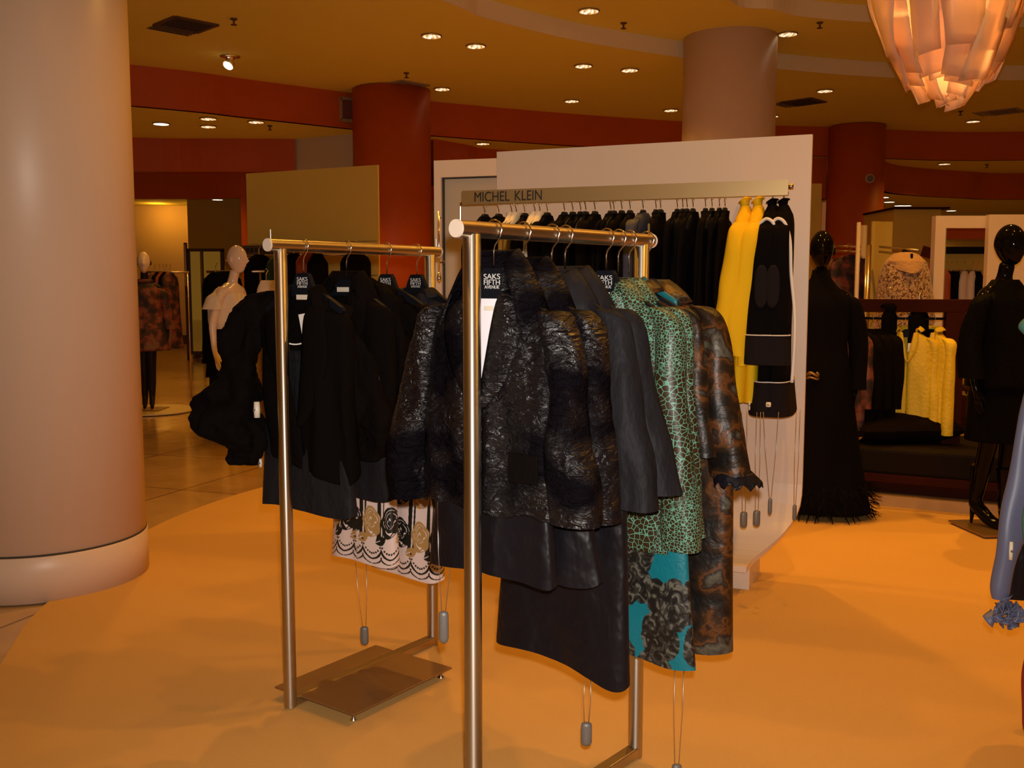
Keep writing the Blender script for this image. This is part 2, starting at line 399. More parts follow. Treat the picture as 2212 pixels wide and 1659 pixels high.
struct(poly([Vector((18,8,0))] + [Vector((18,40,0)),Vector((-16,40,0)),Vector((-16,-3,0))] + A, 4.17, 4.33).build('ceiling_middle', ceil_m), 'raised middle ceiling')
cu = MB(); cu.box((1,18,4.36),(17,22,.03)); struct(cu.build('ceiling_upper', ceil_m), 'highest ceiling')
def band(line, z0, z1, th, name, m, label):
    L2 = [Vector((p.x,p.y,0)) for p in line]; out = []
    for i,p in enumerate(L2):
        t = (L2[min(i+1,len(L2)-1)] - L2[max(i-1,0)]).normalized(); out.append(p + Vector((-t.y,t.x,0))*th)
    mb = MB(); mb.grid([[(*p.xy,z0) for p in L2],[(*p.xy,z1) for p in L2],[(*p.xy,z1) for p in out],[(*p.xy,z0) for p in out],[(*p.xy,z0) for p in L2]], flip=False)
    return struct(mb.build(name, m), label)
band([p+Vector((0,-.02,0)) for p in B], 3.995, 4.18, .01, 'trim_1', step_m, 'pale curved step in the ceiling')
band([p+Vector((0,-.02,0)) for p in A], 4.165, 4.335, .01, 'trim_2', step_m, 'pale curved upper step in the ceiling')
band(F1, 3.55, 4.03, .12, 'trim_3', wood_m, 'orange wooden fascia curving under the ceiling')
struct(poly([p+Vector((0,.06,0)) for p in F1] + far, 3.55, 3.6).build('ceiling_lower', ceil_m), 'lower ceiling behind the fascia')
# second beams
F2L = smoothline([Vector((-9,13.2,0))]+[on(x,y,3.55) for x,y in ((287,297),(460,299),(637,300))], 5)
band(F2L, 3.10, 3.56, .15, 'trim_4', wood_m, 'orange drop beam on the left')
F3L = smoothline([on(x,y,3.5) for x,y in ((200,378),(400,378),(540,376))]+[Vector((-2,18.5,0)),Vector((1,19.5,0))], 5)
band(F3L, 3.08, 3.56, .15, 'trim_5', wood_m, 'far orange beam on the left')
F2M = smoothline([on(x,y,3.55) for x,y in ((936,300),(1000,311),(1073,323),(1300,333),(1600,339),(1787,340))], 5)
band(F2M, 2.9, 3.56, .15, 'trim_6', wood_m, 'orange second beam behind the cream panels')
F2R = smoothline([on(x,y,3.55) for x,y in ((1896,341),(1935,356),(2000,364),(2090,370),(2212,374))]+[Vector((14,18,0)),Vector((18,17,0))], 6)
band(F2R, 3.08, 3.56, .15, 'trim_7', wood_m, 'orange curved beam on the right')
struct(poly([p+Vector((0,.08,0)) for p in F2R] + [Vector((18,30,0)),Vector((6,30,0))], 3.08, 3.12).build('ceiling_far', ceil_m), 'far low ceiling')
# grey beige wall piece under the lower ceiling
g0, g1 = on(637,301,3.55), on(771,288,3.55)
def wallq(name, a, b, z0, z1, m, th=.08, label=None):
    a = Vector((a[0],a[1],0)); b = Vector((b[0],b[1],0)); t = (b-a).normalized(); n = Vector((-t.y,t.x,0))*th
    mb = MB(); mb.hexa([(*p.xy,z0) for p in (a,b,b+n,a+n)], [(*p.xy,z1) for p in (a,b,b+n,a+n)]); return struct(mb.build(name, m), label)
wallq('wall_recess', g0, g1, 0, 3.55, wall2_m, label='grey beige wall beside the red pillar')
# far walls on the left
a0, a1 = at(200,600,26), at(411,600,26)
wallq('wall_back', a0, a1, 0, 3.55, glow_m, label='lit cream wall at the far left')
wallq('wall_left', at(409,600,24), at(526,600,24), 0, 3.55, wall_m, label='beige wall at the far left')
wallq('trim_8', at(524,600,17), at(540,600,17), 0, 3.3, wood_m, label='narrow orange wood edge')
wallq('baseboard_left', at(200,600,25.8), at(412,600,25.8), 0, .22, vent_m, .05)
wallq('wall_middle', at(540,600,19), at(1100,600,20), 0, 3.55, wall_m, label='beige wall behind the left fixtures')
wallq('wall_centre', at(1000,600,21), at(1790,600,21), 0, 3.55, wood_m, label='orange wall behind the cream panels')
wallq('wall_right', at(1895,600,22), at(2500,600,22), 0, 3.2, wall_m, label='beige wall at the far right')
wallq('wall_side', (-13,40), (-15,9), 0, 4.3, wall_m, label='beige wall at the far left side of the shop')
wallq('wall_far', (-15,30), (18,30), 0, 4.3, wall_m, label='beige wall closing the shop at the back')
# pillars
def pillar(name, cx, cy, r, z, m, label):
    mb = MB(); mb.lathe([(r,.006),(r,z)], (cx,cy,0), 96)
    o = mb.build(name, m, None, False); 
    for p in o.data.polygons: p.use_smooth = len(p.vertices) == 4
    return struct(o, label)
ang = math.atan2(75-1106, F); D = 5.62
PC = (D*math.sin(ang), D*math.cos(ang))
pillar('pillar', PC[0], PC[1], .5, 4.4, pillar_m, 'large cream round pillar at the left')
mb = MB(); mb.lathe([(.5005,.222),(.503,.226),(.503,.229),(.5005,.232)], (*PC,0), 96); struct(mb.build('trim_9', grout_m, None, True), 'dark joint above the pillar base')
mb = MB(); mb.lathe([(.507,0),(.507,.218),(.502,.222)], (*PC,0), 96); o = struct(mb.build('baseboard_pillar', pillar_m), 'cream base ring of the pillar')
for p in o.data.polygons: p.use_smooth = len(p.vertices) == 4
c = at(1566.5,600,11.1); pillar('pillar', c.x, c.y, .5, 4.4, pillar_m, 'cream round pillar behind the panel')
c = at(850,600,13.1); pillar('pillar', c.x, c.y, .5, 3.99, wood_m, 'orange wood clad round pillar, left')
c = at(1841,600,16.0); pillar('pillar', c.x, c.y, .43, 3.99, wood_m, 'orange wood clad round pillar, right')

# ------------------------------------------------------------------ ceiling fittings
def make_light():
    t = thing('ceiling_light', '', 'light', (0,0,0))
    mb = MB(); mb.lathe([(.085,-.002),(.105,-.004),(.108,-.012),(.095,-.016),(.088,-.008)], n=28); tr = mb.build('trim_ring', steelbar_m, t, True)
    mb = MB(); mb.lathe([(.0,-.0175),(.094,-.0165)], n=28); mb.build('reflector', lampon_m, tr)
    return t
proto = make_light(); first = [True]
def clight(px, py, z, label, power=0, s=1.0, bright=False):
    p = on(px,py,z) if isinstance(px,(int,float)) else px
    if first[0]: o = proto; first[0] = False; o.location = p
    else: o = dup(proto, p)
    o['label'] = label; o['group'] = 'recessed ceiling lights'; o.scale = (s,s,1)
    if bright:
        for ch in o.children_recursive:
            if ch.name.startswith('reflector'):
                ch.data = ch.data.copy(); ch.data.materials[0] = bright_m
    if power: lamp('downlight_bulb', 'SPOT', (p.x,p.y,z-.03), power, WARM, .05, (0,0,0), math.radians(120), .8)
P1 = 128
for px,py,z,lab,pw in [
    (1272,22,4.17,'round recessed ceiling light nearest the top edge, centre',P1),(932,76,4.0,'round recessed ceiling light, left one of the upper pair left of centre',P1),
    (1028,98,4.0,'round recessed ceiling light, right one of the upper pair left of centre',0),(1260,141,4.0,'round recessed ceiling light, left one of the middle pair',P1),
    (1360,150,4.0,'round recessed ceiling light, right one of the middle pair',0),(955,191,4.0,'round recessed ceiling light nearest the left orange pillar',0),
    (1667,250,4.0,'round recessed ceiling light peeping out at the right side of the cream pillar',8),
    (1235,217,4.0,'round recessed ceiling light just above the orange fascia, centre',0),(1449,237,4.0,'round recessed ceiling light close to the left side of the cream pillar',P1),
    (1702,72,4.17,'round recessed ceiling light between the two pale ceiling steps',0),(1782,195,4.0,'round recessed ceiling light right of the cream pillar',20),
    (2102,261,4.0,'round recessed ceiling light below the hanging chandelier',P1)]:
    clight(px,py,z,lab,pw)
for px,py,z,lab,pw,br in [(348,266,3.55,'brightly glowing recessed light beside the large left pillar',40,True),(450,255,3.55,'upper one of two stacked dim recessed lights at the left',0,False),
    (450,272,3.55,'lower one of two stacked dim recessed lights at the left',30,False),(553,262,3.55,'recessed light under the left orange fascia, rightmost there',30,False),
    (1043,309,3.55,'recessed light in the lower ceiling above the cream frame',0,False),(2040,353,3.55,'recessed light in the lower ceiling at the right',45,False)]:
    clight(px,py,z,lab,pw,1,br)
for i,(px,py,pw) in enumerate([(1908,425,40),(1921,435,0),(1943,443,0),(1958,443,0),(1907,466,0),(1924,473,0),(2055,454,40)]):
    clight(px,py,3.08,'small bright recessed light in the far ceiling, '+['topmost next to the orange pillar','second down next to the orange pillar','left one of the close pair','right one of the close pair','lower one next to the orange pillar','lowest and faintest near the orange pillar','alone above the cream mirror frame'][i],pw,1.0,True)
clight(470,430,3.09,'tiny glowing recessed light under the far left beam',0,1.0,True)
# further downlights of the same ceiling, above and around the camera and the shop floor
for i,(x,y,z,pw) in enumerate([(-.7,3.6,4.17,38),(1.3,3.6,4.33,140),(2.7,4.6,4.33,200),(-2.2,6.6,4.0,80),(1.2,6.4,4.17,170),(3.4,7.4,4.33,230),(5.2,5.4,4.33,210),(-.6,5.9,4.17,190)]):
    o = clight(Vector((x,y,z)),0,z,['recessed ceiling light out of the frame above the left clothes rack','recessed ceiling light out of the frame above the front clothes rack','recessed ceiling light out of the frame right of the front rack','recessed ceiling light out of the frame behind the large pillar','recessed ceiling light out of the frame above the cream panel','recessed ceiling light out of the frame above the black mannequins','recessed ceiling light out of the frame at the far right','recessed ceiling light out of the frame between the racks'][i],pw)
for x,y in ((-4.4,14.8),(-5.4,16.4),(-7.2,21.5),(-3.2,10.7)):
    lamp('downlight_bulb','SPOT',(x,y,3.45),75,WARM,.05,(0,0,0),math.radians(130),.8)
for x,y in ((-8.9,25.3),(-7.6,25.3)): lamp('far_wall_bulb','POINT',(x,y,3.35),12,WARM,.06)
# sprinklers
def make_sprinkler():
    t = thing('sprinkler', '', 'sprinkler')
    mb = MB(); mb.lathe([(.035,-.002),(.03,-.012),(.01,-.016),(.01,-.05),(.016,-.055)], n=14); mb.build('body', vent_m, t)
    mb = MB(); mb.lathe([(.03,-.056),(.03,-.060)], n=14); mb.build('deflector', vent_m, t); return t
sp = make_sprinkler()
for i,(px,py,z,lab) in enumerate([(505,40,4.0,'small dark ceiling sprinkler near the dark triangular vent'),(878,157,4.0,'small dark ceiling sprinkler above the grey vent'),(1347,49,4.17,'small dark ceiling sprinkler right of the topmost light'),
    (1771,48,4.17,'small dark ceiling sprinkler between the pale steps'),(583,271,3.55,'small dark sprinkler in the lower left ceiling'),(1668,258,4.0,'small dark ceiling sprinkler against the right side of the cream pillar'),
    (2075,240,4.0,'small dark ceiling sprinkler below the chandelier tip'),(2132,355,3.55,'small dark sprinkler in the lower right ceiling')]):
    o = sp if i == 0 else dup(sp, (0,0,0)); o.location = on(px,py,z); o['label'] = lab; o['group'] = 'ceiling sprinklers'
# vents
def vent(pts, z, m, lab, px0=True):
    q = [on(x,y,z) for x,y in pts]; c = sum(q, Vector())/len(q); u = (q[1]-q[0]); L = .43 if z < 4.1 and px0 else .36; a = math.radians(45)
    t = thing('ceiling_vent', lab, 'vent', c, a)
    mb = MB(); s = L/2
    mb.box((0,-s,-.006),(s,.02,.006)).box((0,s,-.006),(s,.02,.006)).box((-s,0,-.006),(.02,s,.006)).box((s,0,-.006),(.02,s,.006)); mb.build('frame', m, t)
    mb = MB()
    for k in range(11): mb.box((0,-s+.055*(k+.6),-.008),(s,.012,.002), M=Matrix.Rotation(.6,3,'X'))
    mb.build('slat_grid', m, t); mb = MB(); mb.box((0,0,-.002),(s,s,.0015)); mb.build('backing', vent_m if m is vent_m else ventlt_m, t)
vent([(338,58),(400,42),(468,58)],4.0,vent_m,'dark square ceiling vent above the left fascia')
vent([(830,184),(875,178),(918,187)],4.0,ventlt_m,'pale grey square ceiling vent above the left orange pillar')
vent([(1700,218),(1740,219),(1768,222)],4.0,vent_m,'dark square ceiling vent right of the cream pillar')
vent([(2130,238),(2170,240),(2210,243)],4.0,ventlt_m,'faint square ceiling vent at the right edge')
# eyeball spotlight
p = on(497,121,4.0); t = thing('spotlight', 'small adjustable silver spotlight projecting from the left ceiling', 'light', p)
mb = MB(); mb.lathe([(.10,-.002),(.11,-.010),(.06,-.014)], n=24); mb.build('ceiling_plate', chrome_m, t, True)
mb = MB(); mb.tube([(0,0,-.01),(.0,0,-.06),(-.015,-.02,-.10)],[.045,.05,.055],16); mb.build('housing', chrome_m, t, True)
mb = MB(); mb.tube([(-.018,-.022,-.105),(-.024,-.03,-.118)],[.057,.05],18); mb.build('lamp_face', bright_m, t, True)
lamp('spotlight_bulb','SPOT',p+Vector((-.03,-.04,-.15)),50,WARM,.03,(.5,-.2,0),math.radians(60),.5)
# grille on the fascia, speaker on the pillar
a = on(757,201,4.0); a.y -= .02
t = thing('wall_grille', 'square dark return air grille on the left orange fascia', 'vent', (a.x,a.y-.03,3.775), .36)
mb = MB()
for s in (-1,1): mb.box((s*.125,0,0),(.02,.02,.15)).box((0,0,s*.14),(.13,.02,.02))
mb.build('frame', plate_m, t)
mb = MB(); mb.box((0,.008,0),(.12,.006,.13)); mb.build('backing', red_m, t)
mb = MB()
for k in range(6): mb.box((0,0,-.1+.04*k),(.115,.004,.010), M=Matrix.Rotation(.5,3,'X'))
mb.build('slat_grid', vent_m, t)
q = at(1878,386,15.58); t = thing('wall_speaker', 'small round speaker on the right orange pillar', 'speaker', q, 0)
mb = MB(); mb.tube([(0,.03,0),(0,-.03,0)],.068,28); mb.build('ring', wall2_m, t, False)
mb = MB(); mb.tube([(0,-.028,0),(0,-.036,0)],.052,28); mb.build('grille', weight_m, t, False)

# ------------------------------------------------------------------ chandelier
cz = at(2050,100,6.0)
CH = thing('chandelier', 'pale layered chandelier of overlapping curved translucent strips', 'chandelier', (cz.x, 6.0, 0))
random.seed(5)
def strip(ang, r0, z0, ln, wd, tilt, tw):
    P = []; P2 = []
    for i in range(9):
        v = i/8; z = z0 - ln*v; r = r0 - tilt*ln*v + .02*math.sin(v*PI)
        row = []
        for j in range(5):
            u = (j-2)/2; a = ang + tw*v; ww = wd*(1-.25*v)
            rr = r + .018*math.cos(u*1.5) + .012*math.sin(v*5+ang*3)*u
            row.append(Vector((rr*math.cos(a)-u*ww/2*math.sin(a), rr*math.sin(a)+u*ww/2*math.cos(a), z + .02*u*math.sin(ang*5))))
        P.append(row)
    return P
tiers = [(.43,3.50,.50,12,.21),(.42,3.30,.46,12,.21),(.37,3.14,.44,11,.20),(.31,3.02,.38,10,.17),(.22,2.92,.32,7,.15),(.12,2.84,.24,4,.12)]
for ti,(r,z,ln,n,wd) in enumerate(tiers):
    for k in range(n):
        an = 2*PI*(k+.5*(ti%2)+random.uniform(-.2,.2))/n
        P = strip(an, r+random.uniform(-.02,.02), z+random.uniform(-.03,.03), ln*random.uniform(.85,1.15), wd*random.uniform(.85,1.25), .22+.05*ti, random.uniform(-.25,.25))
        mb = MB(); mb.grid(P); mb.build('shade_strip', shell_m, CH, True, solid=.004)
mb = MB(); mb.tube([(0,0,4.35),(0,0,3.0)],.02,10).lathe([(.05,3.4),(.07,3.3),(.05,3.2)],n=12); mb.build('stem', chrome_m, CH, True)
for x,y,z in ((0,0,3.32),(.08,-.05,3.05),(-.07,-.05,2.95)): lamp('chandelier_bulb','POINT',(cz.x+x,6+y,z),11,(1,.55,.22),.04)
# ------------------------------------------------------------------ clothes racks
class Rack: pass
def along(N, Fp, zb, px):        # place on the bar seen at pixel column px
    lo, hi = -.3, 1.5
    for _ in range(50):
        m = (lo+hi)/2; p = N.lerp(Fp, m)
        if proj((p.x,p.y,zb))[0] < px: lo = m
        else: hi = m
    p = N.lerp(Fp, lo); return Vector((p.x,p.y,zb))
def make_rack(name, label, N, Fp, zb, plate):
    d = (Fp-N); L = d.length; rz = math.atan2(d.y, d.x) - PI/2     # local +y runs along the bar
    t = thing(name, label, 'clothes rack', (N.x,N.y,0), rz)
    pr, br = .0225, .0205
    for y in (0, L):
        mb = MB(); mb.tube([(0,y,.012),(0,y,zb-.012)], pr, 28, True); mb.build('post', steel_m, t, True)
    mb = MB(); mb.tube([(0,-.052,zb),(0,L+.052,zb)], br, 28, False); hb = mb.build('hanging_bar', steelbar_m, t, True)
    for y,s in ((-.052,-1),(L+.052,1)):
        mb = MB(); mb.tube([(0,y,zb),(0,y+s*.006,zb)], [.0225,.0215], 28); mb.build('end_cap', cream_m, hb)
        mb = MB(); mb.tube([(0,y-s*.012,zb+.015),(0,y-s*.012,zb+.052)], .0032, 10); mb.build('end_pin', chrome_m, hb)
    mb = MB(); mb.box((0,L/2,.030),(.019,L/2+.015,.017)); mb.build('bottom_bar', steelbar_m, t, bevel=.004)
    (x0,x1,y0,y1) = plate
    for s in (x0,x1):
        mb = MB(); mb.box(((s+.019*(1 if s>0 else -1))/2,(y0+y1)/2,.044),(abs(s-.019*(1 if s>0 else -1))/2,(y1-y0)/2,.003)); bp = mb.build('base_plate', plate_m, t, bevel=.001)
        for y in (y0+.03,y1-.03):
            mb = MB(); mb.lathe([(.014,0.005),(.014,.012),(.006,.018),(.006,.041)], (s-.03*(1 if s>0 else -1),y,0), 14); mb.build('foot', chrome_m, bp, True)
    r = Rack(); r.t = t; r.N = N; r.F = Fp; r.z = zb; r.rz = rz; r.L = L
    return r
ZB = 1.636
# left rack: feet of the two posts seen at (628,1532) and (932,1392)
LN, LF = on(628,1532,0), on(935,1396,0)
LR = make_rack('clothes_rack', 'brushed steel clothes rack at the left, with both base plates in view', LN, LF, ZB, (-.115,.288,.026,.55))
# front rack
FF = on(1372,1640,0)
d0 = (LF-LN); 
def frontN():
    best = None
    for k in range(2200,2900):
        Y = k/1000; x = at(1021,1100,Y).x
        e = abs((Vector((x,Y,0))-FF).length - d0.length)
        if best is None or e < best[0]: best = (e, Vector((x,Y,0)))
    return best[1]
FN = frontN()
FR = make_rack('clothes_rack', 'brushed steel clothes rack in the foreground, nearest the camera', FN, FF, ZB, (-.10,.288,.026,.49))

# ------------------------------------------------------------------ hangers
def make_hanger(label, loc, rz, brand=False, w=.19, group=None, detail=True, drop=.102):
    t = thing('clothes_hanger', label, 'hanger', loc, rz, group)
    h = []
    r = .026
    for k in range(15):
        a = math.radians(215 - k*(215/14.0)); h.append((r*math.cos(a)-.000, 0, .001 + r*math.sin(a)))
    h += [(.020,0,-.018),(.004,0,-.036),(0,0,-.05),(0,0,-drop)]
    mb = MB(); mb.tube(h, .0021, 8 if detail else 5); mb.build('hook', chrome_m, t, True)
    z = -drop
    # flat shaped body: outline in x-z with thickness
    if brand:
        top = [(-.034,z-.002),(-.026,z+.008),(.026,z+.008),(.034,z-.002),(.050,z-.036)]
    else:
        top = [(-.014,z+.004),(.014,z+.004),(.026,z-.014),(.05,z-.03)]
    o_r = [(.05,z-.040),(.09,z-.056),(.14,z-.080),(w,z-.108),(w+.006,z-.120),(w-.004,z-.128),(.13,z-.102),(.08,z-.080),(.05,z-.072),(0,z-.070)]
    right = top[len(top)//2:] + o_r if not brand else top[2:] + o_r
    pts = right + [(-x,zz) for x,zz in reversed(right[:-1])]
    mb = MB(); n = len(pts); th = .007
    tri = tessellate_polygon([[Vector((x,zz,0)) for x,zz in pts]])
    vs = [(x,-th,zz) for x,zz in pts] + [(x,th,zz) for x,zz in pts]; fs = []
    for a,b,c in tri:
        cr = (pts[b][0]-pts[a][0])*(pts[c][1]-pts[a][1])-(pts[b][1]-pts[a][1])*(pts[c][0]-pts[a][0])
        if cr < 0: b,c = c,b
        fs.append((a,b,c)); fs.append((c+n,b+n,a+n))
    for i in range(n): j = (i+1)%n; fs.append((j,i,i+n,j+n))
    mb.add(vs, fs); bd = mb.build('body', blackpl_m, t, bevel=.002 if detail else 0)
    if brand:
        for s,sz,zz,sx in (('SAKS',.0190,z-.012,1.30),('FIFTH',.0190,z-.0265,1.16),('AVENUE',.0115,z-.038,1.12)):
            text('lettering', s, sz, letter_m, bd, (0,-.0085,zz), (PI/2,0,0), .0006, sx)
    return t

# ------------------------------------------------------------------ garments
class Tor:                       # torso shape: table of (z, half width, half depth, x centre)
    def __init__(s, tab, n=2.6): s.tab = tab; s.n = n
    def g(s, z):
        T = s.tab
        if z >= T[0][0]: return T[0][1:]
        for i in range(len(T)-1):
            if T[i+1][0] <= z <= T[i][0]:
                f = (T[i][0]-z)/(T[i][0]-T[i+1][0]); f2 = f*f*(3-2*f) if i < 0 else f
                return tuple(T[i][k]+(T[i+1][k]-T[i][k])*f2 for k in (1,2,3))
        return T[-1][1:]
    def y(s, x, z, side=-1):
        a,b,c = s.g(z); q = min(.999, abs((x-c)/max(a,1e-4))); return side*b*(1-q**s.n)**(1/s.n)
    def pt(s, th, z, off=0):
        a,b,c = s.g(z); e = 2/s.n; ct, st = math.cos(th), math.sin(th)
        return Vector((c+(a+off)*math.copysign(abs(ct)**e, ct), (b+off)*math.copysign(abs(st)**e, st), z))
def fold(p, seed, amp, freq, k=1.0):
    q = Vector((p.x*freq, p.y*2, p.z*freq*.22*k + seed)); return amp*noise.noise(q)*1.6
def shell(tor, z0, z1, nz, nt, seed=0, amp=.012, freq=14, gap=None, hem=None, rough=0, zfn=None):
    """cloth tube; gap(z) = half width of the front opening (None: closed)."""
    mb = MB(); P = []
    for i in range(nz+1):
        v = i/nz; row = []
        for j in range(nt + (1 if gap else 0)):
            if gap:
                zc = z0+(z1-z0)*v; a,b,c = tor.g(zc); g = min(.98, gap(zc)/a)
                e = tor.n/2; d = math.asin(min(.99, g**e)) if g > 0 else .0
                th = -PI/2 + d + (2*PI-2*d)*j/nt
            else: th = -PI/2 + 2*PI*j/nt
            zb = z1 + (hem(math.cos(th), th) if hem else 0)
            z = z0+(zb-z0)*v
            p = tor.pt(th, z)
            w = min(1, v*2.2+.12)
            f = fold(p, seed, amp*w, freq)
            p.y += f*(1 if math.sin(th) > 0 else 1)
            p.x += .35*fold(p, seed+7, amp*w, freq)
            if rough: p += Vector((noise.noise(p*38+Vector((seed,0,0))), noise.noise(p*38+Vector((0,seed,9))), 0))*rough
            row.append(p)
        P.append(row)
    mb.grid(P, closed=not gap); return mb
def sleeve(path, seed=0, amp=.007, n=20, rough=0, sub=6, n2=2.2):
    """path rows: x, y, z, rx, ry"""
    rows = smoothline([Vector((r[0],r[1],r[2])) for r in path], sub); rad = smoothline([Vector((r[3],r[4],0)) for r in path], sub)
    mb = MB(); P = []
    for c,r in zip(rows, rad):
        row = []
        for k in range(n):
            th = 2*PI*k/n; ct, st = math.cos(th), math.sin(th); e = 2/n2
            q = Vector((c.x + max(r.x,.001)*math.copysign(abs(ct)**e,ct), c.y + max(r.y,.001)*math.copysign(abs(st)**e,st), c.z))
            f = amp*noise.noise(Vector((q.x*16,q.y*16,q.z*6+seed)))*2
            q.x += f*ct; q.y += f*st
            if rough: q += Vector((noise.noise(q*40+Vector((seed,0,0))), noise.noise(q*40+Vector((0,seed,9))),0))*rough
            row.append(q)
        P.append(row)
    mb.grid(P, closed=True, flip=True)
    mb.f.append(tuple(range(n))); return mb
def lapel(tor, gap, ztop, zbot, side, wmax, lift=.013, peak=.35, notch=False, off=.0):
    """folded-back front edge from neck to button"""
    P = []
    for i in range(25):
        v = i/24; z = ztop + (zbot-ztop)*v
        wd = wmax*(math.sin(PI*min(1, (v*.82+.14)))**.8) if not notch else wmax*(1-abs(v-peak)/(1-peak if v > peak else peak)*.9)
        row = []
        for j in range(8):
            u = j/7; x = side*(gap(z) + wd*u - .004*(1-u)); c = tor.g(z)[2]
            y = tor.y(x+c, z) - .004 - lift*math.sin(PI*min(1,u*.9+.12)) - off
            row.append(Vector((x+c, y, z - .006*u + .012*u*(1-v))))
        P.append(row)
    mb = MB(); mb.grid(P, flip=side < 0); return mb
def collar(tor, zn, hgt, wid, r0=.058, b0=.040, start=-38, spread=0, seed=0, fall=None, slope=0):
    """collar round the neck, open to the front: rises by hgt, rolls over, falls outward"""
    P = []; n = 34; fall = fall if fall is not None else wid*.8
    for i in range(n+1):
        th = math.radians(start + (180-2*start)*i/n)     # from the front right, round the back, to the front left
        cx, cy = math.cos(th), math.sin(th); f = max(0, -cy); hh = hgt*(1-.55*f)
        row = []
        for (o,z) in ((0,0),(.003,hh*.6),(.008,hh),(.016,hh*1.03),(.016+wid*.35,hh-fall*.25),(.016+wid*.7,hh-fall*.62),(.016+wid,hh-fall)):
            w2 = 1+.5*f*spread
            p = Vector(((r0+o*w2)*cx, (b0+o*.55)*cy - .006*f, zn + z - slope*f))
            p.x += .004*noise.noise(p*30+Vector((seed,0,0))); row.append(p)
        P.append(row)
    mb = MB(); mb.grid(P); return mb
def jacket(label, loc, rz, m, W=.205, L=.68, hw=.23, b=.042, V=.34, gtop=.055, cuff=None, slv=None, col=(.045,.05), lap=.07, seed=1, cat='jacket', name='jacket',
           nz=46, nt=110, amp=.013, rough=0, collar_m=None, sl_m=None, sleeves=(1,-1), group=None, zs=-.215, zn=-.150, notch=False, hemfn=None, amp_s=.006, closed=False, cx=0, open_hem=0, srx=.05, sry=.052):
    t = thing(name, label, cat, loc, rz, group); b = min(b, .06)
    tab = [(zn,.064,.040,0),(zn-.030,.11,b*.95,0),(zs-.0,W-.022,b,0),(zs-.035,W,b*1.05,0),(-.36,W*.98,b*1.1,cx*.3),(-L*.72,(W+hw)/2,b*1.1,cx*.7),(-L,hw,b*1.15,cx)]
    T = Tor(tab); zb = -V
    def gap(z):
        if closed: return .0
        if z > zb: return max(.0015, gtop*((z-zb)/(zn-zb))**.9)
        return .0015 + open_hem*(zb-z)/(L-V)
    shell(T, zn, -L, nz, nt, seed, amp, 13, None if closed else gap, hemfn, rough).build('body', m, t, True, solid=.003)
    if lap and not closed:
        for s in (1,-1): lapel(T, gap, zn-.004, zb, s, lap, notch=notch).build('lapel', collar_m or m, t, True, solid=.004)
    if col: collar(T, zn, col[0], col[1], seed=seed, fall=col[2] if len(col) > 2 else None).build('collar', collar_m or m, t, True, solid=.004)
    for s in sleeves:
        sl = slv if slv else L*.95
        ox = cuff if cuff else W+.055
        zz = lambda f: (zs-.12) + (-sl-zs+.12)*f
        path = [(s*(W-.07),0,zs+.020,.012,b*.5),(s*(W-.035),0,zs+.012,.03,b*.9),(s*(W-.006),0,zs-.03,.038,b*1.0),(s*(W+.006),-.004,zs-.12,srx*.86,sry*.9),(s*(W+(ox-W)*.36),-.012,zz(.33),srx*.92,sry*.95),(s*(W+(ox-W)*.74),-.014,zz(.68),srx,sry),(s*ox,-.012,-sl,srx*1.08,sry)]
        sleeve(path, seed+s*3, amp_s, 22, rough).build('sleeve', sl_m or m, t, True)
    t['_'] = 0; del t['_']
    return t, T
def skirt(label, loc, rz, m, z0, z1, w0, w1, b=.035, cx=0, seed=0, amp=.012, freq=9, y=0, hemfn=None, nz=40, nt=100, name='skirt', group=None, patfn=None):
    t = thing(name, label, 'skirt', loc, rz, group)
    T = Tor([(z0,w0,b*.6,cx),(z0-.06,w0*1.02,b*.9,cx),(z1,w1,b*1.2,cx)], 2.8)
    mb = shell(T, z0, z1, nz, nt, seed, amp, freq, None, hemfn)
    mb.v = [(p[0],p[1]+y,p[2]) for p in mb.v]
    o = mb.build('cloth', m, t, True)
    if patfn:
        me = o.data; ca = me.color_attributes.new('pattern','FLOAT_COLOR','POINT'); nv = len(me.vertices)
        co = np.empty(nv*3); me.vertices.foreach_get('co', co); co = co.reshape(-1,3)
        # distance along the cloth from its left edge, and height over the hem
        j = np.arange(nv) % nt; i = np.arange(nv)//nt
        P = co.reshape(nz+1, nt, 3); seg = np.linalg.norm(np.diff(P, axis=1, append=P[:,:1]), axis=2); arc = np.cumsum(seg, axis=1)-seg
        hemz = P[-1][:,2][None,:]
        col = patfn(arc.ravel(), (P[:,:,2]-hemz).ravel())
        out = np.ones((nv,4)); out[:,:3] = col; ca.data.foreach_set('color', out.ravel())
    mb = MB(); T2 = T; P = [[T2.pt(2*PI*k/40, z0+dz, .002)+Vector((0,y,0)) for k in range(40)] for dz in (.018,-.018)]
    mb.grid(P, closed=True, flip=True); mb.build('waistband', m if not patfn else satin_m, t, True, solid=.003)
    return t
def button(par, x, y, z, m, r=.008):
    mb = MB(); mb.tube([(x,y,z),(x,y-.004,z)], [r,r*.8], 12); mb.build('button', m, par)
def label_patch(par, x, y, z, w=.03, h=.009, m=cream_cloth, name='neck_label', rx=0):
    mb = MB(); mb.box((x,y,z),(w,.001,h), M=Matrix.Rotation(rx,3,'X')); return mb.build(name, m, par)
def sec_tag(p, label, rz=0, h=.055, w=.012, tilt=0, group='ivory security tags'):
    t = thing('security_tag', label, 'security tag', p, rz, group)
    mb = MB(); mb.tube([(0,0,h/2),(math.sin(tilt)*h*.2,0,0),(math.sin(tilt)*h*.8,0,-h/2)],[w*.85,w,w*.9],14); o = mb.build('casing', tag_m, t, True)
    mb = MB(); mb.tube([(0,0,0),(0,-w-.003,0)],.004,8); mb.build('pin', weight_m, o); return t
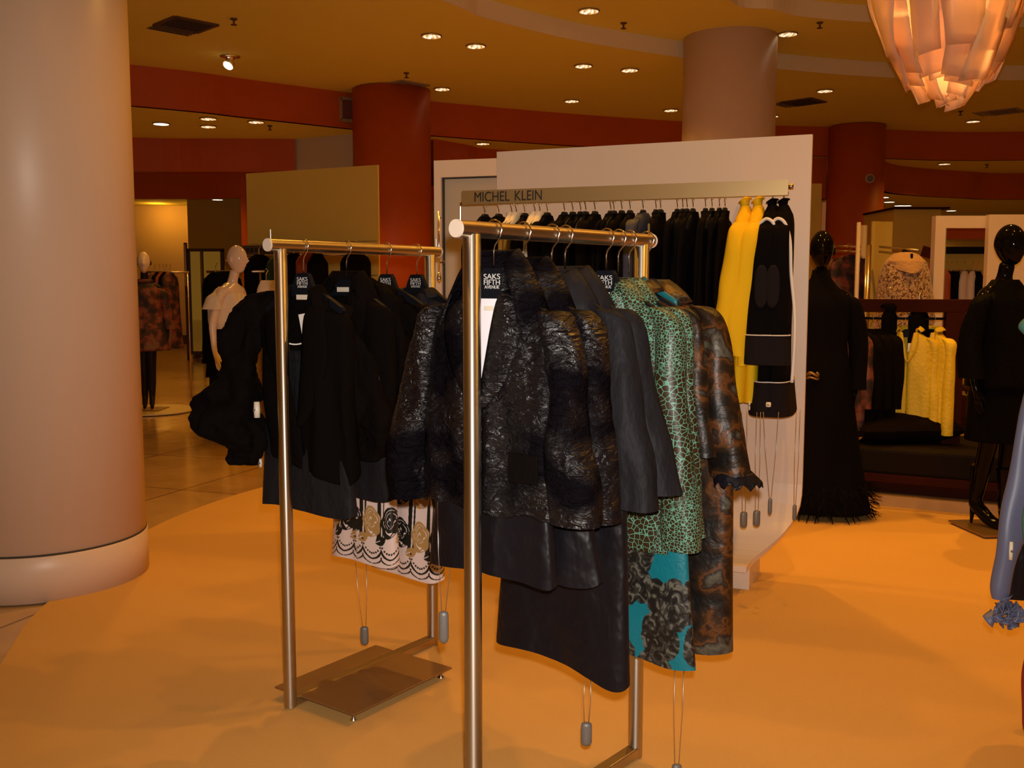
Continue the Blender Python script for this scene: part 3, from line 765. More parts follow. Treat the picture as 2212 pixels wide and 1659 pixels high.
def tether(pa, pb, pw, ln, label, group='hanging security weights', flat=False, rad=.011):
    """looped cable from pa and pb down to a grey weight whose top is pw"""
    t = thing('security_weight', label, 'security weight', pw, 0, group)
    a = Vector(pa)-Vector(pw); b = Vector(pb)-Vector(pw)
    for q,s in ((a,-1),(b,1)):
        mb = MB(); mb.tube([q, q.lerp(Vector((s*rad*.5,0,0)),.5)+Vector((s*.003,0,0)), (s*rad*.5,0,.0)], .0011, 6); mb.build('cable', cable_m, t, True)
    mb = MB(); prof = [(.3,0),(.9,-.004),(1,-.012),(1,-ln*.5),(1,-ln*.84),(.8,-ln*.94),(.35,-ln)]
    P = [[Vector((rad*r*math.cos(2*PI*k/16)*1.25, rad*r*math.sin(2*PI*k/16)*.8, z)) for k in range(16)] for r,z in prof]
    mb.grid(P, closed=True, flip=True); mb.f.append(tuple(range(16))); mb.f.append(tuple(range((len(P)-1)*16, len(P)*16))[::-1]); mb.build('weight', weight_m, t, True)
    return t

def hang(R, px): return along(R.N, R.F, R.z, px)
fz = FR.rz; lz = LR.rz
dF = (FF-FN).normalized(); dL = (LF-LN).normalized()
FRONT = [(1067,True,'black shop hanger printed in white, inside the nearest crushed velvet jacket'),
         (1130,False,'black hanger of the second crushed velvet jacket'),
         (1192,False,'black hanger of the first black satin jacket'),
         (1221,False,'black hanger of the second black satin jacket'),
         (1310,True,'black shop hanger printed in white, beside the snakeskin print collar'),
         (1336,False,'black hanger of the second snakeskin print coat'),
         (1359,False,'black hanger just behind the snakeskin print coats'),
         (1397,False,'black hanger of the brown and teal brocade jacket on the front rack')]
HP = {}
for px,br,lab in FRONT:
    p = hang(FR, px); HP[px] = p; make_hanger(lab, p, fz, brand=br, group='hangers on the front rack')
# garment 1: crushed velvet jacket over a white blouse
p = HP[1067]
def hem_wave(k, a=.006): return lambda c,th: a*math.sin(th*k)+a*.6*math.sin(th*k*2.3+1)
t,T = jacket('black crushed velvet jacket with wide collar over a white blouse, nearest on the front rack', p, fz, crushed_m, W=.215, L=.70, hw=.235, b=.048, V=.435, gtop=.060,
    cuff=.270, slv=.70, col=(.100,.085,.15), lap=.085, seed=3, amp=.02, rough=.0035, nz=110, nt=240, amp_s=.012, collar_m=None, srx=.056, sry=.058, hemfn=hem_wave(5), sleeves=(1,))
sleeve([(-.145,0,-.185,.012,.02),(-.18,0,-.193,.03,.045),(-.215,0,-.235,.040,.05),(-.235,-.004,-.33,.046,.05),(-.255,-.008,-.45,.054,.055),(-.272,-.012,-.57,.060,.06),(-.285,-.014,-.705,.064,.06)], 9, .012, 26, .0035, 8).build('sleeve', crushed_m, t, True)
mb = MB(); mb.box((.145,-.064,-.575),(.045,.004,.036)); mb.build('pocket_flap', velvet_m, t, bevel=.003)
w = thing('blouse', 'bright white blouse inside the nearest crushed velvet jacket', 'blouse', p, fz)
T2 = Tor([(-.168,.06,.030,0),(-.185,.10,.034,0),(-.21,.15,.034,0),(-.56,.16,.034,0)])
shell(T2, -.168, -.56, 24, 60, 4, .004, 10).build('body', white_m, w, True)
label_patch(w, .012, -.034, -.192, .016, .006, cream_cloth)
sec_tag(at(1186,1050,2.50), 'small ivory security tag beside the pocket of the nearest velvet jacket', fz, .028, .008)
# garment 2
t2,_ = jacket('second crushed velvet jacket, its brown-sheened collar behind the nearest one', HP[1130], fz, crushed_m, W=.215, L=.69, hw=.225, b=.042, V=.33, cuff=.258, slv=.715, col=(.085,.085,.14), lap=.08, seed=12, amp=.018, rough=.003, nz=90, nt=200, amp_s=.006, srx=.052, hemfn=hem_wave(4))
# garments 3 and 4: black satin jackets
t3,_ = jacket('black satin jacket right behind the two crushed velvet ones', HP[1192], fz, satin2_m, W=.215, L=.68, hw=.22, b=.032, V=.30, cuff=.285, slv=.70, col=(.055,.08,.11), lap=.07, seed=21, srx=.062, sry=.05, notch=True)
t4,_ = jacket('charcoal satin jacket in front of the snakeskin print coats', HP[1221], fz, satin2_m, W=.222, L=.67, hw=.22, b=.032, V=.30, cuff=.315, slv=.665, col=(.065,.09,.13), lap=.07, seed=27, srx=.058, sry=.05, notch=True)
# garments 5 and 6: snakeskin print coats
t5,_ = jacket('long teal and brown snakeskin print coat, nearer of the two', HP[1310], fz, snake_m, W=.215, L=.885, hw=.235, b=.034, cx=.02, V=.32, cuff=.272, slv=.865, col=(.030,.075,.085), lap=.06, seed=33, cat='coat', name='coat', amp=.008, gtop=.05, srx=.050, sry=.044, nz=70)
w = thing('lining_top', 'pale aqua top showing inside the nearer snakeskin print coat', 'top', HP[1310], fz)
shell(Tor([(-.155,.052,.022,0),(-.18,.10,.024,0),(-.22,.15,.024,0),(-.46,.15,.024,0)]), -.155, -.46, 16, 50, 5, .002, 10).build('body', paleteal_m, w, True)
label_patch(w, .022, -.025, -.185, .014, .007, tanfur_m)
t6,_ = jacket('snakeskin print coat partly hidden behind its twin', HP[1336], fz, snake_m, W=.215, L=.90, hw=.22, b=.022, V=.32, cuff=.262, slv=.84, col=(.035,.06,.07), lap=.0, seed=39, cat='coat', name='coat', amp=.006, srx=.042, sry=.030)
# garments 7 and 8: brocade
t7,_ = jacket('dark brown brocade jacket squeezed behind the snakeskin print coats', HP[1359], fz, brocade_m, W=.215, L=.78, hw=.21, b=.022, V=.3, cuff=.25, slv=.62, col=(.03,.04), lap=.0, seed=45, amp=.006, srx=.045, sry=.030)
mb = MB(); mb.hexa([(.175,-.047,-.33),(.205,-.047,-.335),(.205,-.045,-.335),(.175,-.045,-.33)],[(.165,-.047,-.24),(.21,-.047,-.245),(.21,-.045,-.245),(.165,-.045,-.24)]); mb.build('paper_tag', paper_m, t7)
t8,_ = jacket('brown, gold and teal brocade jacket with flared cuff, last on the front rack', HP[1397], fz, brocade_m, W=.235, L=.80, hw=.22, b=.040, V=.3, cuff=.305, slv=.69, col=(.03,.08), lap=.06, seed=51, amp=.012, collar_m=None, srx=.055, sry=.055, nz=60, sleeves=(1,-1))
P = []
for i in range(9):
    v = i/8; P.append([Vector((.035+.120*v, -.050-.030*math.sin(PI*(.25+.6*u)), -.110-.070*v-.040*u+.012*math.sin(PI*u))) for u in [j/6 for j in range(7)]])
mb = MB(); mb.grid(P, flip=True); mb.build('teal_collar_facing', mat('teal_satin', (.012,.13,.15), .4, spec=.3), t8, True, solid=.004)
P = []
for i in range(7):
    v = i/6; P.append([Vector((.307+(.058+.014*v)*math.cos(2*PI*k/40)+.02*v, -.012+(.052+.012*v)*math.sin(2*PI*k/40), -.672-.035*v+.010*v*math.sin(k*1.7))) for k in range(40)])
mb = MB(); mb.grid(P, closed=True, flip=True); mb.build('flared_cuff', satin_m, t8, True, solid=.002)

# skirts under the jackets of the front rack
def hemslope(s, k=0, a=0): return lambda c,th: s*c + a*math.sin(th*3+k)
skirt('short black satin skirt under the nearest velvet jacket', HP[1067], fz, satin_m, -.45, -.872, .16, .205, .034, -.01, 3, .014, 8, 0.0, hemslope(.0,0,.006))
skirt('short flared black satin skirt under the second velvet jacket', HP[1130], fz, satin_m, -.45, -.883, .16, .235, .030, .015, 8, .012, 9, 0.0, hemslope(-.004,1,.010))
skirt('long black satin skirt hanging lowest at the centre of the front rack', HP[1192], fz, satin_m, -.42, -1.165, .18, .225, .036, .045, 15, .016, 6, .005, hemslope(-.022,.5,.010), nz=70)
skirt('teal brocade skirt with big black flowers', HP[1310], fz, floral_m, -.42, -1.195, .16, .222, .022, .088, 18, .010, 7, .0, hemslope(-.02,2,.008), nz=70)
skirt('bronze brown brocade skirt at the far end of the front rack', HP[1397], fz, brocade_m, -.42, -1.222, .15, .165, .045, .145, 22, .012, 7, .0, hemslope(.0,2,.004), nz=70)
# weights and tags on the front rack
tether(at(945,1060,2.60), at(985,1065,2.60), at(958,1320,2.56), .088, 'grey security weight on steel cables below the left hem of the nearest velvet jacket', rad=.0105)
tether(at(1263,1470,2.72), at(1276,1470,2.72), at(1267,1560,2.72), .070, 'grey security weight below the long black satin skirt', rad=.0125)
tether(at(1458,1430,2.95), at(1478,1430,2.95), at(1462,1650,2.93), .080, 'grey security weight below the teal floral skirt', rad=.0125)
sec_tag(at(1044,1100,2.50), 'thin ivory security tag hanging beside the front post of the foreground rack', fz, .042, .004)
sec_tag(at(1558,1225,3.02), 'long ivory security tag beside the bronze brown skirt', fz, .085, .006)
tether(at(1002,1090,2.62), at(1045,1120,2.62), at(1040,1180,2.64), .03, 'small grey weight between the short black skirt and the front post', rad=.004)

# ------------------------------------------------------------------ left rack garments
LB = [(655,True,'black shop hanger printed in white, nearest on the left rack'),(748,False,'dark hanger inside the second jacket of the left rack'),
      (835,True,'black shop hanger printed in white, third on the left rack'),(900,True,'black shop hanger printed in white, last on the left rack')]
for px,br,lab in LB:
    p = hang(LR, px); HP[px] = p; make_hanger(lab, p, lz, brand=br, group='hangers on the left rack')
# jacket with balloon sleeves
def puff(par, pts, seed, m=velvet_m, amp=.030):
    """sleeve through image places (px,py,depth,radius)"""
    inv = (Matrix.Translation(par.location) @ Matrix.Rotation(par.rotation_euler.z,4,'Z')).inverted()
    rows = []
    for px,py,Y,rx,ry in pts:
        q = inv @ at(px,py,Y); rows.append((q.x,q.y,q.z,rx,ry))
    return sleeve(rows, seed, amp, 64, .010, 10, 2.0).build('sleeve', m, par, True)
j1,_ = jacket('black plush jacket with a ballooning gathered sleeve, nearest on the left rack', HP[655], lz, velvet_m, W=.225, L=.80, hw=.20, b=.05, V=.62, gtop=.075, col=(.050,.08,.12), lap=.11, zn=-.185, zs=-.235, seed=61, amp=.02, sleeves=(), nz=60, nt=130, cx=.03, hemfn=lambda c,th: .10*max(0,-c)+.02*math.sin(th*3))
puff(j1, [(590,628,3.66,.03,.03),(560,650,3.68,.05,.05),(535,710,3.68,.075,.06),(520,790,3.66,.09,.07),(500,850,3.62,.105,.085),(480,885,3.58,.115,.10),(492,915,3.56,.13,.11),(515,945,3.55,.105,.10),(530,975,3.55,.07,.07),(533,1003,3.55,.03,.03)], 71)
puff(j1, [(715,650,3.50,.03,.03),(742,690,3.49,.045,.04),(760,760,3.48,.055,.045),(772,830,3.48,.065,.05),(790,880,3.47,.085,.06),(808,925,3.46,.105,.07),(812,960,3.46,.09,.06),(812,990,3.46,.04,.04)], 75)
P = [[Vector((x, -.035-.012*math.cos(x*9), z)) for x in np.linspace(-.10,.10,12)] for z in np.linspace(-.30,-.62,10)]
label_patch(j1, .005, -.014, -.176, .029, .0085)
mb = MB(); mb.hexa([(.062,-.060,-.345),(.070,-.060,-.345),(.070,-.058,-.345),(.062,-.058,-.345)],[(.035,-.060,-.235),(.082,-.060,-.228),(.082,-.058,-.228),(.035,-.058,-.235)]); mb.build('price_tag', paper_m, j1)
for s,(xa,xb) in ((0,(640,662)),(1,(668,690))):
    pass
# satin skirts with ribbon loops on the left rack
k1 = skirt('black satin skirt with white ribbon loops under the nearest jacket of the left rack', HP[655], lz, satin2_m, -.385, -.930, .19, .232, .038, 0, 66, .010, 8, 0, hemslope(.0,1,.006), nz=50)
inv = (Matrix.Translation(k1.location) @ Matrix.Rotation(lz,4,'Z')).inverted()
for xa,xb in ((612,663),(667,697)):
    q = [inv @ at(x, 738+6*math.sin(PI*(x-xa)/(xb-xa)), 3.50) for x in np.linspace(xa,xb,9)]
    mb = MB(); mb.tube(q, .0028, 8); mb.build('ribbon_loop', piping_m, k1, True)
j2,_ = jacket('black plush jacket with a pale neck label, second on the left rack', HP[748], lz, velvet_m, W=.225, L=.72, hw=.24, b=.05, V=.42, gtop=.065, col=(.065,.08,.13), lap=.10, seed=81, amp=.022, sleeves=(-1,), nz=50)
label_patch(j2, .005, -.025, -.150, .030, .0085)
puff(j2, [(795,600,3.68,.03,.03),(828,640,3.66,.055,.05),(850,740,3.64,.07,.06),(862,830,3.63,.085,.07),(868,890,3.62,.10,.08),(862,945,3.61,.11,.09),(850,985,3.62,.085,.07),(845,1010,3.62,.04,.04)], 85)
skirt('black satin skirt under the second jacket of the left rack', HP[748], lz, satin2_m, -.42, -.905, .19, .235, .030, .0, 86, .010, 8, -.02, hemslope(.0,1,.005))
j3,_ = jacket('black plush jacket under the third hanger of the left rack', HP[835], lz, velvet_m, W=.22, L=.68, hw=.23, b=.05, V=.35, gtop=.05, col=None, lap=.08, seed=91, amp=.02, sleeves=(1,-1), cuff=.25, zn=-.175, zs=-.225)
j4,_ = jacket('charcoal satin blouse under the last hanger of the left rack', HP[900], lz, satin2_m, W=.22, L=.66, hw=.23, b=.045, V=.33, gtop=.05, col=(.02,.04), lap=.06, seed=95, amp=.015, sleeves=(1,-1), cuff=.24, zn=-.165, zs=-.225, name='blouse', cat='blouse')
# rose print pattern
def roses(u, v, ph=0.0):
    base = np.array([.74,.58,.53]); blk = np.array([.010,.012,.010]); gold = np.array([.42,.24,.08]); line = np.array([.80,.64,.60])
    out = np.tile(base, (len(u),1)); pr = .086; x = ((u+ph)/pr) % 1.0; k = np.floor((u+ph)/pr)
    sc = 1-np.sqrt(np.clip(1-(2*x-1)**2,0,1))
    # stripes above
    st = ((u+ph)/.172) % 1.0
    for c,wd in ((.47,.05),(.58,.022),(.96,.06),(.06,.012)):
        m = (np.abs(st-c-.25*(v-.2)) < wd) & (v > .085); out[m] = blk
    # roses, alternately black and gold
    pr2 = .172; kk = np.floor((u+ph)/pr2)
    for c,dark in ((.23,True),(.75,False)):
        for vc in (.165,.33):
            dx = (((u+ph)/pr2) % 1.0 - c)*pr2; dy = v-vc
            r = np.sqrt((dx/.040)**2 + (dy/.058)**2); an = np.arctan2(dy,dx)
            rr = r*(1+.07*np.sin(5*an+2))
            m = rr < 1; out[m] = blk if dark else gold
            pet = np.abs((rr*3.1 + .55*np.sin(an*1.0+rr*5+.6)) % 1.0 - .5) < .085
            m = (rr < .93) & (rr > .10) & pet & ((an*2+rr*4) % 2.6 > .55); out[m] = line
            m = (rr < .16); out[m] = blk if dark else gold
    # leaves
    for c,colr,ww in ((.50,gold,.030),(.98,blk,.026)):
        dx = (((u+ph)/pr2 - c + .5) % 1.0 - .5)*pr2; dy = v-.100
        q = dx*.9+dy*.45; s = -dx*.45+dy*.9
        m = (np.abs(q) < ww) & (np.abs(s) < .017*(1-(q/ww)**2)+.001); out[m] = colr
        m &= (np.abs(s-.002) < .0013) & (q < 0); out[m] = line
    # scalloped border
    for b0,h,wd in ((.028,.040,.0034),(.010,.024,.0018)):
        yy = b0 + h*sc**.8
        slope = np.clip(1+2.2*np.abs(2*x-1)**3, 1, 4)
        m = np.abs(v-yy) < wd*slope; out[m] = blk
    nd = 9
    xs = np.abs(((x*nd) % 1.0)-.5)/nd*pr
    xi = (np.floor(x*nd)+.5)/nd; ydot = .048+.046*(1-np.sqrt(np.clip(1-(2*xi-1)**2,0,1)))**.85
    m = (xs**2+(v-ydot)**2) < .0041**2; out[m] = blk
    dx = np.minimum(x,1-x)*pr
    for yy,rr in ((.094,.0042),(.036,.0040)):
        m = dx**2+(v-yy)**2 < rr**2; out[m] = blk
    return out
skirt('pink satin skirt with black and gold rose print, left one of the two', HP[748], lz, printed_m, -.50, -1.17, .14, .170, .035, .018, 101, .014, 9, .055, hemslope(.0,1,.006), nz=330, nt=620, patfn=lambda u,v: roses(u,v,.055), group='rose print skirts')
skirt('pink satin skirt with black and gold rose print, right and lower one', HP[835], lz, printed_m, -.50, -1.235, .15, .190, .040, .112, 104, .014, 8, -.03, hemslope(.0,1,.006), nz=330, nt=760, patfn=lambda u,v: roses(u,v,.02), group='rose print skirts')
tether(at(768,1215,3.72), at(791,1210,3.72), at(787,1353,3.70), .074, 'grey security weight below the left rose print skirt', rad=.0125)
sec_tag(at(555,885,3.42), 'ivory security tag on the balloon sleeve of the left rack', lz, .055, .0115)
sec_tag(at(563,1000,3.52), 'ivory security tag at the left edge of the satin skirt on the left rack', lz, .03, .006)
# ------------------------------------------------------------------ cream display panel with its name rail
R0 = at(1755,291,5.0); R1 = at(1073,327,5.65)
pdir = (Vector((R0.x,R0.y,0))-Vector((R1.x,R1.y,0))); PW = pdir.length; pdir.normalize()
pn = Vector((pdir.y,-pdir.x,0))           # towards the camera
if pn.y > 0: pn = -pn
prz = math.atan2(pdir.y, pdir.x)          # local x along the panel (to the right), local -y to the camera
PT = (R0.z+R1.z)/2
org = Vector((R1.x,R1.y,0))
pan = thing('display_screen', 'tall cream display panel curling forward at its foot, carrying the name rail', 'display panel', org, prz)
prof = [(0,PT),(0,1.4),(0,.55)] + [(-.34+.34*math.cos(a), .55-.40*math.sin(a)) for a in np.linspace(.15,PI/2,12)] + [(-.42,.150)]
def inset(z): return 0 if z > .46 else .22*((.46-z)/.32)**2.4
th = .03; P1_ = []; P2_ = []
for i,(y,z) in enumerate(prof):
    x0 = 0 + inset(z); x1 = PW - inset(z)
    a = prof[max(i-1,0)]; b = prof[min(i+1,len(prof)-1)]; tx, tz = b[0]-a[0], b[1]-a[1]; l = math.hypot(tx,tz); ny, nz_ = -tz/l, tx/l
    P1_.append([Vector((x0+(x1-x0)*k/10, y, z)) for k in range(11)]); P2_.append([Vector((x0+(x1-x0)*k/10, y+ny*th, z+nz_*th)) for k in range(11)])
mb = MB()
rows = [f + s[::-1] for f,s in zip(P1_,P2_)]
mb.grid(rows, closed=True, flip=True); n = len(rows[0]); mb.f.append(tuple(range(n))); mb.f.append(tuple(range((len(rows)-1)*n, len(rows)*n))[::-1])
mb.build('panel', cream_m, pan, False)
c = on(1618,1277,0); ci = Matrix.Rotation(-prz,3,'Z') @ (c-org)
mb = MB(); mb.box((ci.x-.42, ci.y+.17, .06),(.42,.17,.058)); mb.build('foot', cream_m, pan, bevel=.004)
# name rail in front of it
r0 = at(1703,388,4.72); r1 = at(998,412,5.29)
rail_v = Vector((r0.x,r0.y,0)) - Vector((r1.x,r1.y,0)); RLn = rail_v.length; rrz = math.atan2(rail_v.y, rail_v.x)
zt = (r0.z+r1.z)/2
rail = thing('name_rail', 'long flat brass coloured name rail with black lettering on the cream panel', 'clothes rail', (r1.x,r1.y,zt), rrz)
mb = MB(); mb.box((RLn/2,0,-.036),(RLn/2,.002,.036)); mb.build('name_strip', bar_m, rail)
mb = MB(); mb.tube([(-.02,.03,-.062),(RLn+.0,.03,-.062)], .009, 12); mb.build('rod', steelbar_m, rail, True)
mb = MB(); mb.tube([(RLn,.02,-.03),(RLn+.022,.02,-.03)], .013, 16); mb.build('end_knob', steelbar_m, rail, True)
for x in (.5, RLn-.25):
    mb = MB(); mb.box((x,.15,-.03),(.012,.15,.012)); mb.build('bracket', steelbar_m, rail)
text('lettering', 'MICHEL', .072, blkletter_m, rail, (.068,-.004,-.037), (PI/2,0,0), .001, .80, 'LEFT')
text('lettering', 'KLEIN', .072, blkletter_m, rail, (.292,-.004,-.037), (PI/2,0,0), .001, .80, 'LEFT')

RN = Vector((r1.x,r1.y,0)); RF = Vector((r0.x,r0.y,0)); zr = zt-.062
rn = Vector((rail_v.y,-rail_v.x,0)).normalized()
grz = math.atan2(rn.y, rn.x)              # garment local x points at the camera
back = Vector((-rn.x,-rn.y,0))*.03
hooks = [1048,1078,1106,1116,1134,1156,1167,1183,1220,1238,1255,1266,1286,1320,1327,1344,1362,1390,1418,1428,1464,1476,1485,1498,1525,1539,1555,1567,1611,1639,1670,1694]
HN = {}
def ordw(n): return ['first','second','third','fourth','fifth','sixth','seventh','eighth','ninth','tenth','eleventh','twelfth','thirteenth','fourteenth','fifteenth','sixteenth','seventeenth','eighteenth','nineteenth','twentieth','twenty-first','twenty-second','twenty-third','twenty-fourth'][n-1]
hproto = None
special = {1106:('cream','left one of the narrow pair of cream tops'),1116:('cream','right one of the narrow pair of cream tops'),1156:('cream','left one of the fuller pair of cream tops'),1167:('cream','right one of the fuller pair of cream tops'),
           1390:('navy','dark navy blue shirt with a rounded shoulder'),1362:('navy','')}
nb = 0
def railplace(px): 
    lo, hi = -.2, 1.2
    for _ in range(50):
        m = (lo+hi)/2; q = RN.lerp(RF,m)+back
        if proj((q.x,q.y,zr))[0] < px: lo = m
        else: hi = m
    q = RN.lerp(RF,lo)+back; return Vector((q.x,q.y,zr))
def far_garment(label, loc, rz, m, W, L, hw, b, seed, group=None, slv=None, cat='jacket', name='jacket', col=(.014,.0), top=0, sl_ox=None, nz=22, nt=44, amp=.008):
    t = thing(name, label, cat, loc, rz, group); zs = -.125; zn = -.075
    T = Tor([(zn+top,.045,.022,0),(zn-.02,.08,b*.9,0),(zs,W-.03,b,0),(zs-.04,W,b,0),(-L*.7,(W+hw)/2,b,0),(-L,hw,b,0)])
    shell(T, zn+top, -L, nz, nt, seed, amp, 10).build('body', m, t, True)
    if col and col[0] > .02: collar(T, zn+top, col[0], col[1], r0=.036, b0=.017, seed=seed, start=-84).build('collar', m, t, True)
    if slv:
        for s in (1,-1):
            ox = sl_ox or W+.02
            sleeve([(s*(W-.07),0,zs+.014,.01,b*.6),(s*(W-.03),0,zs-.0,.025,b*.9),(s*(W+.005),0,zs-.05,.035,b*1.0),(s*ox,-.004,-slv*.5,.042,b*1.05),(s*(ox+.01),-.006,-slv*.8,.038,b*.9),(s*(ox+.01),-.006,-slv,.034,b*.75)], seed+s, .006, 16, 0, 4).build('sleeve', m, t, True)
    return t
for i,px in enumerate(hooks):
    p = railplace(px); HN[px] = p
    lab = 'black hanger on the name rail, '+(ordw(i+1)+' from its left end' if i < 16 else (ordw(len(hooks)-i)+' from its right end' if i < len(hooks)-1 else 'at its right end'))
    if hproto is None: hproto = make_hanger(lab, p, grz, group='hangers on the name rail', detail=False, w=.175, drop=.045)
    else: dup(hproto, p, label=lab)
    if px in (1611,1639,1670,1694): continue
    random.seed(px); sd = px*.37
    if px in special and special[px][0] == 'cream':
        far_garment('cream draped top on the name rail, '+special[px][1], p, grz, cream_cloth, .17, .55, .17, .022 if px < 1140 else .03, sd, 'cream tops on the name rail', cat='top', name='top', col=(.014,.002), top=.02)
        continue
    nb += 1
    nxt = hooks[i+1] if i < len(hooks)-1 else px+20; prv = hooks[i-1] if i else px-20
    gap_m = min(nxt-px, px-prv)/F*4.9
    b = max(.010, min(.032, gap_m*.46))
    m = bluecloth_m if px == 1390 else (matteblack_m if i % 3 else velvet_m)
    if px == 1390: lab = 'dark navy jacket with a rounded shoulder on the name rail'
    elif px == 1476: lab = 'black beaded jacket with tiny glinting beads on the name rail, near its middle'
    elif nb <= 14: lab = 'black jacket on the name rail, '+ordw(nb)+' dark garment from its left end'
    else: lab = 'black long sleeved jacket on the name rail, '+ordw(28-i)+' to the left of the yellow jackets'
    far_garment(lab, p, grz+random.uniform(-.13,.13), sequin_m if px == 1476 else m, .19, random.uniform(.80,.98) if px > 1400 else random.uniform(.62,.8), .20, b, sd, 'dark garments on the name rail', slv=.68 if px > 1300 else .5)
# yellow jackets
for px,lab in ((1611,'bright yellow wool jacket on the name rail, left one of two'),(1639,'bright yellow wool jacket on the name rail, right one, beside the piped black coats')):
    t = far_garment(lab, HN[px], grz, yellow_m, .19, .98, .175, .040, px*.1, 'yellow jackets', slv=None, nz=40, nt=70, col=(.040,.006), top=.02)
    sleeve([(.12,0,-.13,.012,.03),(.165,0,-.150,.03,.036),(.205,-.012,-.21,.042,.044),(.225,-.03,-.42,.045,.050),(.24,-.055,-.60,.045,.056),(.25,-.045,-.74,.036,.038),(.25,-.03,-.755,.034,.026)], px*.2, .006, 24, 0, 8).build('sleeve', yellow_m, t, True)
    sleeve([(.238,-.03,-.74,.030,.022),(.24,-.03,-.80,.028,.022)], px*.3, .001, 20, 0, 3).build('cuff', yellow_m, t, True)
    mb = MB(); mb.tube([Vector((.055+.035*math.cos(a), -.034-.0*a, -.128+.012*math.sin(a))) for a in np.linspace(0,2*PI,20)], .0018, 6); mb.build('cord', tanfur_m, t, True)
# black coats with white piping
def piped(px, lab, full):
    p = HN[px]; t = far_garment(lab, p, grz, matteblack_m, .19, 1.02, .215, .047, px*.1, 'black coats with white piping', slv=None, cat='coat', name='coat', nz=46, nt=90, col=(.03,.004), top=.02, amp=.006)
    T = [(.12,.0,-.13,.012,.03),(.165,.004,-.150,.03,.040),(.205,.0,-.21,.042,.048),(.225,-.014,-.42,.045,.062),(.24,-.016,-.60,.048,.068),(.25,-.010,-.715,.05,.072)]
    sv = sleeve(T, px*.2, .003, 30, 0, 8).build('sleeve', matteblack_m, t, True)
    sleeve([(.25,-.010,-.655,.052,.074),(.254,-.008,-.79,.055,.078)], px*.3, .002, 30, 0, 6).build('cuff', patch_m, t, True)
    cf = t.children[-1]
    mb = MB(); mb.tube([Vector((.25+.054*math.cos(a), -.010+.076*math.sin(a), -.655)) for a in np.linspace(0,2*PI,40)], .0028, 6, closed=False); mb.build('cuff_piping', piping_m, cf, True)
    # elbow patch
    P = []
    for i in range(13):
        z = -.34-.19*i/12; q = min(.99, abs(i-6)/6.2); hw = .030*(1-q**3)**.5
        P.append([Vector((.232+.050*math.sqrt(max(0,1-(y/.066)**2))+.006-.003*(1-i/12), -.014+y, z)) for y in np.linspace(-hw,hw,9)])
    mb = MB(); mb.grid(P); mb.build('elbow_patch', patch_m, sv, True, solid=.004)
    # piping over the shoulder and down the body behind the sleeve
    pts = smoothline([Vector((.165,-.042,-.195)),Vector((.172,-.038,-.155)),Vector((.185,-.010,-.128)),Vector((.195,.024,-.150)),Vector((.19,.048,-.23))] + ([Vector((.205,.058,-.38)),Vector((.225,.078,-.54)),Vector((.245,.084,-.68)),Vector((.25,.078,-.87))] if full else [Vector((.192,.056,-.29))]), 6)
    mb = MB(); mb.tube(pts, [.0075 if (full or k < len(pts)*.7) else .0075*(1-(k-len(pts)*.7)/(len(pts)*.34)) for k in range(len(pts))], 8); mb.build('piping', piping_m, t, True)
    T2 = Tor([(-.85,.217,.062,0),(-1.05,.235,.085,0)])
    shell(T2, -.875, -1.035, 10, 80, px*.1, .004, 8).build('hem_band', patch_m, t, True)
    mb = MB(); mb.tube([T2.pt(2*PI*k/60, -.875, .003) for k in range(60)], .0028, 6, closed=True); mb.build('hem_piping', piping_m, t, True)
    return t
piped(1670, 'long black coat with white piping, left one of two on the name rail', False)
pc = piped(1694, 'long black coat with white piping running down its front, rightmost on the name rail', True)
sec_tag(at(1660,874,4.33), 'ivory security tag on the grey hem of the piped black coats', prz, .02, .012, group='ivory security tags')
sec_tag(at(1619,876,4.42), 'narrow ivory security tag between the yellow jacket and the piped coats', prz, .04, .004)
for a,b,wt,y1_,lab in (((1603,885),(1614,885),(1607,1105),4.42,'grey security weight on long cables in front of the cream panel, leftmost of four'),
    ((1635,890),(1643,890),(1635,1102),4.42,'grey security weight on long cables in front of the cream panel, second of four'),
    ((1649,890),(1682,890),(1664,1076),4.40,'grey security weight on a V-shaped cable in front of the cream panel'),
    ((1721,885),(1729,885),(1717,1090),4.45,'grey security weight in front of the cream panel, rightmost of four')):
    tether(at(*a,y1_), at(*b,y1_), at(*wt,y1_), .075, lab, rad=.013 if 'left' in lab or 'second' in lab else .0075)

# cream framed panel behind, to the left
q0 = at(937,347,6.05); q1 = at(1240,330,5.8)
v = Vector((q1.x-q0.x,q1.y-q0.y,0)); WL = v.length; vz = math.atan2(v.y,v.x)
fr = thing('framed_panel', 'cream panel with a mitred frame and dark edge line, partly behind the name rail panel', 'display panel', (q0.x,q0.y,0), vz)
H = q0.z
mb = MB(); mb.box((WL/2,.06,H/2+.0),(WL/2,.02,H/2)); mb.build('back_panel', wall2_m, fr)
def prism(name, pts, y0, y1, m, par):
    mb = MB(); n = len(pts); mb.add([(x,y0,z) for x,z in pts]+[(x,y1,z) for x,z in pts], [tuple(range(n)), tuple(range(n,2*n))[::-1]] + [((i+1)%n,i,i+n,(i+1)%n+n) for i in range(n)]); return mb.build(name, m, par)
prism('frame_side', [(0,0),(.045,0),(.045,H-.10),(0,H)], 0, .06, cream_m, fr)
prism('frame_top', [(0,H),(.045,H-.10),(WL,H-.10),(WL,H)], 0, .06, cream_m, fr)
mb = MB(); mb.box((.05,.03,H/2-.05),(.004,.01,H/2-.05)).box((WL/2,.03,H-.104),(WL/2-.05,.01,.004)); mb.build('edge_line', grout_m, fr)
p = at(949,500,5.9); t = thing('hanging_rod', 'thin chrome rod with a shining tip hanging beside the left rack', 'rod', (p.x,5.86,0))
